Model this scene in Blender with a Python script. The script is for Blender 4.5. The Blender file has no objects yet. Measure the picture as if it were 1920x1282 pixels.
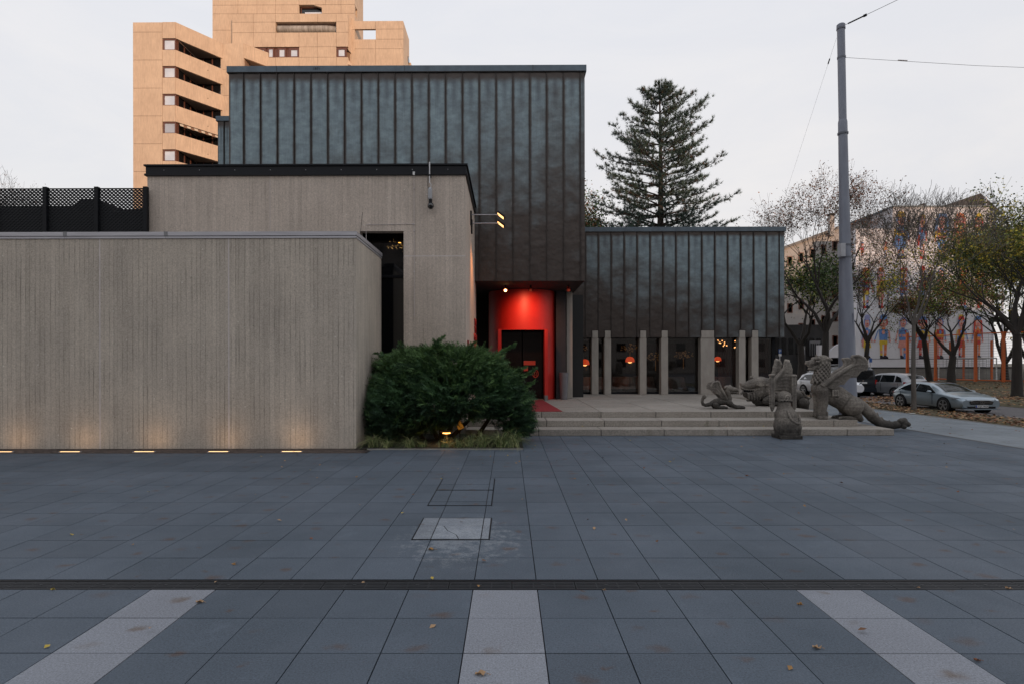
import bpy, bmesh, math, random
import numpy as np
from mathutils import Vector, Matrix, noise as mnoise
R = math.radians
sc = bpy.context.scene
C = sc.collection
# ------------------------------------------------------------------ camera, sky, sun, exposure
H = 2.05; F = 1090.0; VX = 954.0; VY = 680.0
def X(px, D): return (px - VX) * D / F
def Z(py, D): return H + (VY - py) * D / F
def GD(py, z=0.0): return (H - z) * F / (py - VY)          # depth of a point at height z
cam = bpy.data.cameras.new('camera'); camo = bpy.data.objects.new('camera', cam); C.objects.link(camo)
camo.location = (0, 0, H); camo.rotation_euler = (R(90), R(0.09), R(0.26))
cam.sensor_width = 36; cam.lens = 36 * F / 1920
cam.shift_x = 11 / 1920; cam.shift_y = 39 / 1920
cam.clip_start = 0.05; cam.clip_end = 2000
sc.camera = camo
SUN_EL = 7.0; SUN_AZ = 30.0     # low evening sun behind the camera, to its right
w = bpy.data.worlds.new('World'); sc.world = w; w.use_nodes = True
nt = w.node_tree; nt.nodes.clear(); N = nt.nodes.new; L = nt.links.new
sky = N('ShaderNodeTexSky'); sky.sky_type = 'NISHITA'; sky.sun_disc = False
sky.sun_elevation = R(SUN_EL); sky.sun_rotation = R(180 - SUN_AZ); sky.air_density = 1.0; sky.dust_density = 1.5
tc = N('ShaderNodeTexCoord'); mp = N('ShaderNodeMapping'); mp.inputs['Scale'].default_value = (1, 1, 3)
L(tc.outputs['Generated'], mp.inputs['Vector'])
cn = N('ShaderNodeTexNoise'); cn.inputs['Scale'].default_value = 2.2; cn.inputs['Detail'].default_value = 7; cn.inputs['Roughness'].default_value = .62
cn.inputs['Distortion'].default_value = .6
L(mp.outputs[0], cn.inputs['Vector'])
cr = N('ShaderNodeValToRGB'); cr.color_ramp.elements[0].position = .38; cr.color_ramp.elements[0].color = (6.8, 6.65, 6.75, 1)
cr.color_ramp.elements[1].position = .68; cr.color_ramp.elements[1].color = (7.7, 7.3, 7.05, 1)
L(cn.outputs[0], cr.inputs[0])
sx = N('ShaderNodeSeparateXYZ'); L(tc.outputs['Generated'], sx.inputs[0])
el = N('ShaderNodeMapRange'); el.inputs[1].default_value = .1; el.inputs[2].default_value = .95; el.inputs[3].default_value = 0; el.inputs[4].default_value = 1
L(sx.outputs[2], el.inputs[0])
veil = N('ShaderNodeMixRGB'); veil.inputs[2].default_value = (6.9, 7.2, 7.9, 1); L(el.outputs[0], veil.inputs[0]); L(cr.outputs[0], veil.inputs[1])
mix = N('ShaderNodeMixRGB'); mix.inputs[0].default_value = .88
L(sky.outputs[0], mix.inputs[1]); L(veil.outputs[0], mix.inputs[2])
bg = N('ShaderNodeBackground'); bg.inputs[1].default_value = .1; L(mix.outputs[0], bg.inputs[0])
wo = N('ShaderNodeOutputWorld'); L(bg.outputs[0], wo.inputs[0])
sl = bpy.data.lights.new('sun', 'SUN'); sl.energy = 2.0; sl.angle = R(.5); sl.color = (1, .64, .40)
so = bpy.data.objects.new('sun', sl); C.objects.link(so)
sd = Vector((math.sin(R(SUN_AZ)) * math.cos(R(SUN_EL)), -math.cos(R(SUN_AZ)) * math.cos(R(SUN_EL)), math.sin(R(SUN_EL))))
so.rotation_euler = sd.to_track_quat('Z', 'Y').to_euler(); so.location = (40, -60, 60)
vs = sc.view_settings; vs.view_transform = 'Standard'; vs.look = 'None'; vs.exposure = 0.35; vs.gamma = 1; vs.use_curve_mapping = False
rng = random.Random(5)

# ------------------------------------------------------------------ materials
MATS = {}
def mat(name, col, rough=.7, metal=0, col2=None, scale=4, amount=1.0, bump=0, bscale=40, emit=None, estr=0, perobj=0, isl=0, detail=5, spec=.5, coat=0, stretch=(1, 1, 1), space='pos'):
    if name in MATS: return MATS[name]
    m = bpy.data.materials.new(name); m.use_nodes = True; MATS[name] = m
    t = m.node_tree; b = t.nodes['Principled BSDF']; n = t.nodes.new; l = t.links.new
    b.inputs['Roughness'].default_value = rough; b.inputs['Metallic'].default_value = metal
    b.inputs['Specular IOR Level'].default_value = spec; b.inputs['Coat Weight'].default_value = coat
    g = n('ShaderNodeNewGeometry') if space == 'pos' else n('ShaderNodeTexCoord')
    src = g.outputs['Position'] if space == 'pos' else g.outputs['Object']
    mpp = n('ShaderNodeMapping'); mpp.inputs['Scale'].default_value = stretch; l(src, mpp.inputs[0])
    c_out = None
    if col2 is None: col2 = tuple(c * .8 for c in col)
    nz = n('ShaderNodeTexNoise'); nz.inputs['Scale'].default_value = scale; nz.inputs['Detail'].default_value = detail; nz.inputs['Roughness'].default_value = .65
    l(mpp.outputs[0], nz.inputs['Vector'])
    rr = n('ShaderNodeMapRange'); rr.inputs[1].default_value = .33; rr.inputs[2].default_value = .67; l(nz.outputs[0], rr.inputs[0])
    mx = n('ShaderNodeMixRGB'); mx.inputs[1].default_value = (*col, 1); mx.inputs[2].default_value = (*col2, 1); l(rr.outputs[0], mx.inputs[0])
    c_out = mx.outputs[0]
    if perobj or isl:
        if perobj: s = n('ShaderNodeObjectInfo').outputs['Random']; k = perobj
        else: s = n('ShaderNodeNewGeometry').outputs['Random Per Island']; k = isl
        mr = n('ShaderNodeMapRange'); mr.inputs[3].default_value = 1 - k; mr.inputs[4].default_value = 1 + k; l(s, mr.inputs[0])
        hs = n('ShaderNodeHueSaturation'); l(mr.outputs[0], hs.inputs['Value']); l(c_out, hs.inputs['Color']); c_out = hs.outputs[0]
    l(c_out, b.inputs['Base Color'])
    if bump:
        bz = n('ShaderNodeTexNoise'); bz.inputs['Scale'].default_value = bscale; bz.inputs['Detail'].default_value = 4; l(src, bz.inputs['Vector'])
        bp = n('ShaderNodeBump'); bp.inputs['Strength'].default_value = bump; bp.inputs['Distance'].default_value = .02; l(bz.outputs[0], bp.inputs['Height']); l(bp.outputs[0], b.inputs['Normal'])
    if emit:
        b.inputs['Emission Color'].default_value = (*emit, 1); b.inputs['Emission Strength'].default_value = estr
    return m

def nodes(name):
    m = bpy.data.materials.new(name); m.use_nodes = True; MATS[name] = m
    t = m.node_tree
    return m, t, t.nodes['Principled BSDF'], t.nodes.new, t.links.new
def math_(n, l, op, a, b=None, c=None):
    q = n('ShaderNodeMath'); q.operation = op
    for i, v in enumerate((a, b, c)):
        if v is None: continue
        if isinstance(v, (int, float)): q.inputs[i].default_value = v
        else: l(v, q.inputs[i])
    return q.outputs[0]
def mixc(n, l, f, a, b, mode='MIX'):
    q = n('ShaderNodeMixRGB'); q.blend_type = mode
    for i, v in enumerate((f, a, b)):
        if isinstance(v, (int, float)): q.inputs[i].default_value = v
        elif isinstance(v, tuple): q.inputs[i].default_value = (*v, 1)
        else: l(v, q.inputs[i])
    return q.outputs[0]
def mapr(n, l, v, a, b, c=0, d=1, smooth=False):
    q = n('ShaderNodeMapRange'); l(v, q.inputs[0])
    if smooth: q.interpolation_type = 'SMOOTHSTEP'
    for i, k in enumerate((a, b, c, d)): q.inputs[i + 1].default_value = k
    return q.outputs[0]
def noise_(n, l, vec, scale, detail=5, rough=.6, dist=0):
    q = n('ShaderNodeTexNoise'); q.inputs['Scale'].default_value = scale; q.inputs['Detail'].default_value = detail
    q.inputs['Roughness'].default_value = rough; q.inputs['Distortion'].default_value = dist
    l(vec, q.inputs['Vector']); return q.outputs[0]

def concrete(name, base, dark, light, board=8.5, line=.8):
    """board-marked concrete: irregular vertical board joints, pores, stains, pale runs"""
    m, t, b, n, l = nodes(name)
    pos = n('ShaderNodeNewGeometry').outputs['Position']
    s = n('ShaderNodeSeparateXYZ'); l(pos, s.inputs[0])
    u = math_(n, l, 'ADD', s.outputs[0], s.outputs[1])
    wob = noise_(n, l, pos, .8, 2)
    u2 = math_(n, l, 'MULTIPLY_ADD', wob, .03, u)
    v = n('ShaderNodeTexVoronoi'); v.voronoi_dimensions = '1D'; v.feature = 'DISTANCE_TO_EDGE'; v.inputs['Scale'].default_value = board
    v.inputs['Randomness'].default_value = .75; l(u2, v.inputs['W'])
    ln = mapr(n, l, v.outputs['Distance'], 0, .14, 1, 0)
    cb = n('ShaderNodeCombineXYZ'); l(u, cb.inputs[0]); l(math_(n, l, 'MULTIPLY', s.outputs[2], .35), cb.inputs[2])
    brk = mapr(n, l, noise_(n, l, cb.outputs[0], 2.6, 5, .75), .4, .62)
    lnv = n('ShaderNodeCombineXYZ'); l(math_(n, l, 'MULTIPLY', u, 1.1), lnv.inputs[0]); l(math_(n, l, 'MULTIPLY', s.outputs[2], .5), lnv.inputs[2])
    ln = math_(n, l, 'MULTIPLY', ln, math_(n, l, 'MULTIPLY', math_(n, l, 'MULTIPLY_ADD', brk, .85, .15), mapr(n, l, noise_(n, l, lnv.outputs[0], 1.5, 4, .6), .35, .6, .25, 1)))
    vc = n('ShaderNodeTexVoronoi'); vc.voronoi_dimensions = '1D'; vc.inputs['Scale'].default_value = board; vc.inputs['Randomness'].default_value = .75; l(u2, vc.inputs['W'])
    bc = n('ShaderNodeSeparateColor'); l(vc.outputs['Color'], bc.inputs[0])
    big = mapr(n, l, noise_(n, l, pos, .9, 6, .6), .35, .68)
    cb2 = n('ShaderNodeCombineXYZ'); l(math_(n, l, 'MULTIPLY', u, 5.0), cb2.inputs[0]); l(math_(n, l, 'MULTIPLY', s.outputs[2], .4), cb2.inputs[2])
    runs = mapr(n, l, noise_(n, l, cb2.outputs[0], 1.3, 6, .7), .45, .8)
    col = mixc(n, l, big, base, dark)
    col = mixc(n, l, math_(n, l, 'MULTIPLY', runs, .6), col, light)
    cb3 = n('ShaderNodeCombineXYZ'); l(math_(n, l, 'MULTIPLY', u, 3.0), cb3.inputs[0]); l(math_(n, l, 'MULTIPLY', s.outputs[2], .25), cb3.inputs[2])
    drip = mapr(n, l, noise_(n, l, cb3.outputs[0], 1.7, 7, .75), .52, .75)
    col = mixc(n, l, math_(n, l, 'MULTIPLY', drip, .5), col, tuple(c * .62 for c in dark))
    k = mapr(n, l, bc.outputs[0], 0, 1, .93, 1.06)
    kk = n('ShaderNodeHueSaturation'); l(col, kk.inputs['Color']); l(k, kk.inputs['Value']); col = kk.outputs[0]
    fine = noise_(n, l, pos, 34, 4, .9)
    hs = n('ShaderNodeHueSaturation'); l(col, hs.inputs['Color']); l(mapr(n, l, fine, .3, .7, .66, 1.34), hs.inputs['Value']); col = hs.outputs[0]
    vp = n('ShaderNodeTexVoronoi'); vp.inputs['Scale'].default_value = 6; l(pos, vp.inputs['Vector'])
    pores = mapr(n, l, vp.outputs['Distance'], .06, .1, 1, 0)
    pm = n('ShaderNodeSeparateColor'); l(vp.outputs['Color'], pm.inputs[0])
    pale = math_(n, l, 'MULTIPLY', pores, math_(n, l, 'GREATER_THAN', pm.outputs[0], .8))
    drk = math_(n, l, 'MULTIPLY', pores, math_(n, l, 'LESS_THAN', pm.outputs[0], .3))
    col = mixc(n, l, math_(n, l, 'MULTIPLY', pale, .5), col, tuple(min(1, c * 2) for c in light))
    col = mixc(n, l, math_(n, l, 'MULTIPLY', drk, .6), col, tuple(c * .35 for c in dark))
    col = mixc(n, l, math_(n, l, 'MULTIPLY', ln, line), col, tuple(c * .3 for c in dark))
    l(col, b.inputs['Base Color']); b.inputs['Roughness'].default_value = .88; b.inputs['Specular IOR Level'].default_value = .25
    hgt = math_(n, l, 'SUBTRACT', math_(n, l, 'MULTIPLY', fine, .25), ln)
    bp = n('ShaderNodeBump'); bp.inputs['Strength'].default_value = .5; bp.inputs['Distance'].default_value = .01; l(hgt, bp.inputs['Height']); l(bp.outputs[0], b.inputs['Normal'])
    return m
M_conc = concrete('board_marked_concrete', (.525, .462, .39), (.43, .38, .325), (.61, .545, .47))
M_conc2 = concrete('board_marked_concrete_warm', (.58, .495, .425), (.49, .42, .36), (.64, .56, .49), 8.5, .4)

def cladding(name, z0, z1, xa, xb, tilt):
    """weathered copper: brown with a blue-grey patina that stops short of the seams, plus painted sky reflection"""
    m, t, b, n, l = nodes(name)
    tcn = n('ShaderNodeTexCoord'); g = n('ShaderNodeSeparateXYZ'); l(tcn.outputs['Generated'], g.inputs[0])
    pos = n('ShaderNodeNewGeometry').outputs['Position']; s = n('ShaderNodeSeparateXYZ'); l(pos, s.inputs[0])
    rnd = n('ShaderNodeObjectInfo').outputs['Random']
    wob = noise_(n, l, pos, 3.5, 4)
    e = math_(n, l, 'ABSOLUTE', math_(n, l, 'SUBTRACT', g.outputs[0], .52))
    e = math_(n, l, 'MULTIPLY_ADD', wob, .10, e)
    edge = mapr(n, l, e, .40, .53, 1, 0, True)
    topd = mapr(n, l, math_(n, l, 'MULTIPLY_ADD', wob, .03, g.outputs[2]), .955, .995, 1, 0, True)
    edge = math_(n, l, 'MULTIPLY', edge, topd)
    # patina mixed with painted sky reflection: bluer high up and to one side
    hz = mapr(n, l, s.outputs[2], z0, z1, 0, 1)
    hx = mapr(n, l, s.outputs[0], xa, xb, 0, 1)
    pr = math_(n, l, 'ADD', hz, math_(n, l, 'MULTIPLY', hx, tilt))
    ss = n('ShaderNodeCombineXYZ'); l(s.outputs[0], ss.inputs[0]); l(math_(n, l, 'MULTIPLY', s.outputs[2], 1.5), ss.inputs[2]); l(math_(n, l, 'MULTIPLY', rnd, 1.2), ss.inputs[1])
    blot = noise_(n, l, ss.outputs[0], .95, 5, .55, .3)
    pr = math_(n, l, 'ADD', pr, math_(n, l, 'MULTIPLY', math_(n, l, 'SUBTRACT', blot, .5), 1.15))
    pr = math_(n, l, 'ADD', pr, math_(n, l, 'MULTIPLY', math_(n, l, 'SUBTRACT', rnd, .5), .16))
    bloom_refl = mapr(n, l, pr, .22, 1.12, 0, 1, True)
    st = n('ShaderNodeCombineXYZ'); l(math_(n, l, 'MULTIPLY', s.outputs[0], 26.0), st.inputs[0]); l(math_(n, l, 'MULTIPLY', s.outputs[2], .8), st.inputs[2]); l(rnd, st.inputs[1])
    streak = noise_(n, l, st.outputs[0], 1.5, 5, .7)
    bl = math_(n, l, 'MULTIPLY', bloom_refl, edge)
    bl = math_(n, l, 'MULTIPLY', bl, mapr(n, l, streak, .3, .6, .75, 1.0))
    brown = mixc(n, l, noise_(n, l, pos, 6, 4), (.045, .036, .033), (.082, .066, .058))
    blue = mixc(n, l, mapr(n, l, noise_(n, l, ss.outputs[0], 3.0, 5, .7), .35, .65), (.30, .39, .425), (.20, .26, .295))
    # duller head of each sheet
    cap = mapr(n, l, math_(n, l, 'MULTIPLY_ADD', wob, .15, g.outputs[2]), .86, 1.0, 0, .55, True)
    cx = mapr(n, l, e, .05, .33, 1, 0, True)
    blue = mixc(n, l, math_(n, l, 'MULTIPLY', cap, cx), blue, (.075, .085, .105))
    col = mixc(n, l, bl, brown, blue)
    scr = n('ShaderNodeCombineXYZ'); l(math_(n, l, 'MULTIPLY', s.outputs[0], 14.0), scr.inputs[0]); l(math_(n, l, 'MULTIPLY', s.outputs[2], 1.6), scr.inputs[2])
    sc_ = mapr(n, l, noise_(n, l, scr.outputs[0], 1.0, 2, .4), .76, .8)
    col = mixc(n, l, math_(n, l, 'MULTIPLY', sc_, .35), col, (.22, .24, .24))
    l(col, b.inputs['Base Color'])
    b.inputs['Metallic'].default_value = .35
    ro = mapr(n, l, bl, 0, 1, .40, .62); l(ro, b.inputs['Roughness'])
    bz = n('ShaderNodeMapping'); bz.inputs['Scale'].default_value = (1, 1, .8); l(ss.outputs[0], bz.inputs[0])
    hb = noise_(n, l, bz.outputs[0], 2.4, 2, .5)
    bp = n('ShaderNodeBump'); bp.inputs['Strength'].default_value = .9; bp.inputs['Distance'].default_value = .03; l(hb, bp.inputs['Height']); l(bp.outputs[0], b.inputs['Normal'])
    return m

def slabmat(name, c1, c2, stain, spec=.3, perobj=.09, isl=0, rough=.72, fsc=70):
    m, t, b, n, l = nodes(name)
    pos = n('ShaderNodeNewGeometry').outputs['Position']
    big = mapr(n, l, noise_(n, l, pos, .55, 5), .35, .65)
    col = mixc(n, l, big, c1, c2)
    mp_ = n('ShaderNodeMapping'); mp_.inputs['Scale'].default_value = (.75, 1.0, 1.0); mp_.inputs['Location'].default_value = (3.3, 1.7, 0); l(pos, mp_.inputs[0])
    wb = n('ShaderNodeVectorMath'); wb.operation = 'ADD'; nzc = n('ShaderNodeTexNoise'); nzc.inputs['Scale'].default_value = 9; nzc.inputs['Detail'].default_value = 3; l(pos, nzc.inputs['Vector'])
    wsc = n('ShaderNodeVectorMath'); wsc.operation = 'SCALE'; wsc.inputs['Scale'].default_value = .16; l(nzc.outputs['Color'], wsc.inputs[0]); l(mp_.outputs[0], wb.inputs[0]); l(wsc.outputs[0], wb.inputs[1])
    vv = n('ShaderNodeTexVoronoi'); vv.inputs['Scale'].default_value = 2.3; vv.voronoi_dimensions = '2D'; l(wb.outputs[0], vv.inputs['Vector'])
    vs_c = n('ShaderNodeSeparateColor'); l(vv.outputs['Color'], vs_c.inputs[0])
    rad_ = mapr(n, l, vs_c.outputs[1], 0, 1, .08, .24)
    blob = math_(n, l, 'SUBTRACT', 1.0, math_(n, l, 'DIVIDE', vv.outputs['Distance'], rad_)); blob = mapr(n, l, blob, 0, .9, 0, 1, True)
    st = math_(n, l, 'MULTIPLY', blob, mapr(n, l, vs_c.outputs[0], .30, .75, 0, 1))
    col = mixc(n, l, math_(n, l, 'MULTIPLY', st, .75), col, stain)
    sxx = n('ShaderNodeSeparateXYZ'); l(pos, sxx.inputs[0])
    ddx = math_(n, l, 'MULTIPLY', math_(n, l, 'ADD', sxx.outputs[0], .55), 1.25); ddy = math_(n, l, 'SUBTRACT', sxx.outputs[1], 6.75)
    dd_ = math_(n, l, 'SQRT', math_(n, l, 'ADD', math_(n, l, 'MULTIPLY', ddx, ddx), math_(n, l, 'MULTIPLY', ddy, ddy)))
    chz = mapr(n, l, math_(n, l, 'SUBTRACT', noise_(n, l, pos, 7, 7, .8), math_(n, l, 'MULTIPLY', dd_, .16)), .37, .50)
    chz = math_(n, l, 'MULTIPLY', chz, mapr(n, l, dd_, .75, 1.25, 1, 0, True))
    col = mixc(n, l, math_(n, l, 'MULTIPLY', chz, .38), col, (.30, .32, .34))
    pl = mapr(n, l, noise_(n, l, pos, 1.9, 8, .75), .58, .8)
    col = mixc(n, l, math_(n, l, 'MULTIPLY', pl, .35), col, tuple(c * 1.9 for c in c1))
    fine = noise_(n, l, pos, fsc, 4, .9)
    hs = n('ShaderNodeHueSaturation'); l(col, hs.inputs['Color']); l(mapr(n, l, fine, .3, .7, .5, 1.5), hs.inputs['Value']); col = hs.outputs[0]
    if isl: s = n('ShaderNodeNewGeometry').outputs['Random Per Island']; k = isl
    else: s = n('ShaderNodeObjectInfo').outputs['Random']; k = perobj
    h2 = n('ShaderNodeHueSaturation'); l(col, h2.inputs['Color']); l(mapr(n, l, s, 0, 1, 1 - k, 1 + k), h2.inputs['Value']); col = h2.outputs[0]
    l(col, b.inputs['Base Color']); b.inputs['Specular IOR Level'].default_value = spec
    l(mapr(n, l, big, 0, 1, rough - .1, rough + .08), b.inputs['Roughness'])
    bp = n('ShaderNodeBump'); bp.inputs['Strength'].default_value = .35; bp.inputs['Distance'].default_value = .006; l(fine, bp.inputs['Height']); l(bp.outputs[0], b.inputs['Normal'])
    return m
M_slab = slabmat('blue_grey_paving', (.088, .108, .135), (.070, .088, .110), (.085, .058, .048))
M_slabf = slabmat('blue_grey_paving_far', (.088, .108, .135), (.070, .088, .110), (.085, .058, .048), isl=.09)
M_pale = slabmat('pale_paving', (.225, .24, .27), (.195, .205, .23), (.13, .10, .08), perobj=.05)
M_cover = slabmat('cover_slab', (.22, .24, .27), (.16, .18, .205), (.09, .07, .06), perobj=.1)
M_side = slabmat('pale_walkway', (.19, .215, .235), (.155, .175, .195), (.10, .10, .08), isl=.07)
M_stair = slabmat('washed_concrete_steps', (.33, .30, .265), (.27, .245, .215), (.17, .155, .12), perobj=.07, rough=.85, fsc=32)
M_joint = mat('dark_joint_grout', (.012, .012, .014), .95)  # near-black grout colour of the joints
M_dark = mat('black_metal', (.008, .009, .012), .5, 0, bump=.05, spec=.2)
M_darker = mat('black_interior', (.006, .006, .007), .9, spec=.1)
M_steel = mat('brushed_steel', (.56, .55, .58), .42, .45, (.44, .43, .46), 1.2, stretch=(1, 1, 12))
M_lead = mat('blue_grey_coping', (.125, .165, .20), .5, .35, (.09, .115, .14), 2.5, bump=.15, bscale=3)
M_seal = mat('pale_sealant', (.66, .60, .58), .8)
M_pole = mat('grey_painted_pole', (.215, .235, .285), .5, .15, (.17, .185, .23), 3, stretch=(1, 1, .3), bump=.05, bscale=20)
M_red = mat('red_plaster', (.56, .022, .014), .5, 0, (.50, .018, .012), 3, bump=.05, bscale=60)
M_carpet = mat('red_carpet', (.27, .014, .020), .95, 0, (.20, .012, .016), 20, bump=.4, bscale=150)
M_pillar = mat('fine_pale_concrete', (.40, .37, .33), .85, 0, (.32, .29, .26), 3, bump=.25, bscale=60, stretch=(1, 1, .4))
M_stone = None
M_tower = None
def stone():
    m, t, b, n, l = nodes('grey_carved_stone')
    tcn = n('ShaderNodeTexCoord').outputs['Object']
    gm = n('ShaderNodeNewGeometry')
    big = mapr(n, l, noise_(n, l, tcn, 2.2, 6), .35, .65)
    col = mixc(n, l, big, (.25, .225, .195), (.125, .112, .10))
    vo = n('ShaderNodeTexVoronoi'); vo.inputs['Scale'].default_value = 1.4; l(tcn, vo.inputs['Vector'])
    blk = mapr(n, l, noise_(n, l, tcn, 5, 8, .8), .55, .75)
    col = mixc(n, l, math_(n, l, 'MULTIPLY', blk, .75), col, (.04, .038, .036))
    sz_ = n('ShaderNodeSeparateXYZ'); l(tcn, sz_.inputs[0])
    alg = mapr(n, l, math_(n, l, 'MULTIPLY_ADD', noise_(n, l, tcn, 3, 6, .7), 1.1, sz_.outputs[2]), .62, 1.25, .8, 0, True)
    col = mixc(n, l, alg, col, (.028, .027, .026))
    fine = noise_(n, l, tcn, 26, 6, .85)
    hs = n('ShaderNodeHueSaturation'); l(col, hs.inputs['Color']); l(mapr(n, l, fine, .3, .7, .55, 1.45), hs.inputs['Value'])
    pt = n('ShaderNodeMapRange'); l(gm.outputs['Pointiness'], pt.inputs[0]); pt.inputs[1].default_value = .45; pt.inputs[2].default_value = .55; pt.inputs[3].default_value = .30; pt.inputs[4].default_value = 1.55  # shade put into the colour: hollows darkened, raised carving lightened
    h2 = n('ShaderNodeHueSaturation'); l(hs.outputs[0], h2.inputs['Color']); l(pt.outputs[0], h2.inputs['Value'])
    l(h2.outputs[0], b.inputs['Base Color']); b.inputs['Roughness'].default_value = .92; b.inputs['Specular IOR Level'].default_value = .2
    bp = n('ShaderNodeBump'); bp.inputs['Strength'].default_value = 1.0; bp.inputs['Distance'].default_value = .03; l(fine, bp.inputs['Height']); l(bp.outputs[0], b.inputs['Normal'])
    return m
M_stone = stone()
def towermat():
    m, t, b, n, l = nodes('ochre_ribbed_concrete')
    pos = n('ShaderNodeNewGeometry').outputs['Position']; s = n('ShaderNodeSeparateXYZ'); l(pos, s.inputs[0])
    col = mixc(n, l, mapr(n, l, noise_(n, l, pos, .5, 6, .7), .35, .65), (.63, .475, .345), (.54, .40, .29))
    sv = n('ShaderNodeCombineXYZ'); l(s.outputs[0], sv.inputs[0]); l(s.outputs[1], sv.inputs[1]); l(math_(n, l, 'MULTIPLY', s.outputs[2], .16), sv.inputs[2])
    col = mixc(n, l, math_(n, l, 'MULTIPLY', mapr(n, l, noise_(n, l, sv.outputs[0], 2.2, 6, .7), .5, .8), .35), col, (.33, .235, .18))
    hs = n('ShaderNodeHueSaturation'); l(col, hs.inputs['Color']); l(mapr(n, l, noise_(n, l, sv.outputs[0], 9, 3), .3, .7, .9, 1.1), hs.inputs['Value'])
    l(hs.outputs[0], b.inputs['Base Color']); b.inputs['Roughness'].default_value = .9
    return m
M_tower = towermat()
def glassy(name, tint, rough=.05, refl=.5):
    return mat(name, tint, rough, 0, tuple(c * .8 for c in tint), .7, spec=refl)
M_glass_dark = glassy('dark_window_glass', (.01, .011, .013), .06, .7)
M_glass_sky = glassy('sky_lit_window', (.42, .45, .52), .12, 1.0)
def clear_glass():
    m, t, b, n, l = nodes('clear_window_glass')
    b.inputs['Base Color'].default_value = (.02, .022, .025, 1); b.inputs['Roughness'].default_value = .03
    tr = n('ShaderNodeBsdfTransparent'); tr.inputs[0].default_value = (.75, .78, .78, 1)
    fr = n('ShaderNodeFresnel'); fr.inputs[0].default_value = 1.5
    mx = n('ShaderNodeMixShader'); k = mapr(n, l, fr.outputs[0], 0, 1, .06, 1)
    l(k, mx.inputs[0]); l(tr.outputs[0], mx.inputs[1])
    gl = n('ShaderNodeBsdfGlossy'); gl.inputs['Roughness'].default_value = .02
    l(gl.outputs[0], mx.inputs[2]); l(mx.outputs[0], t.nodes['Material Output'].inputs[0])
    return m
M_glass = clear_glass()
M_wood = mat('red_brown_window_wood', (.16, .062, .04), .5, 0, (.10, .04, .028), 6)
def glow(name, col, s): return mat(name, col, .6, emit=col, estr=s)

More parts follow.
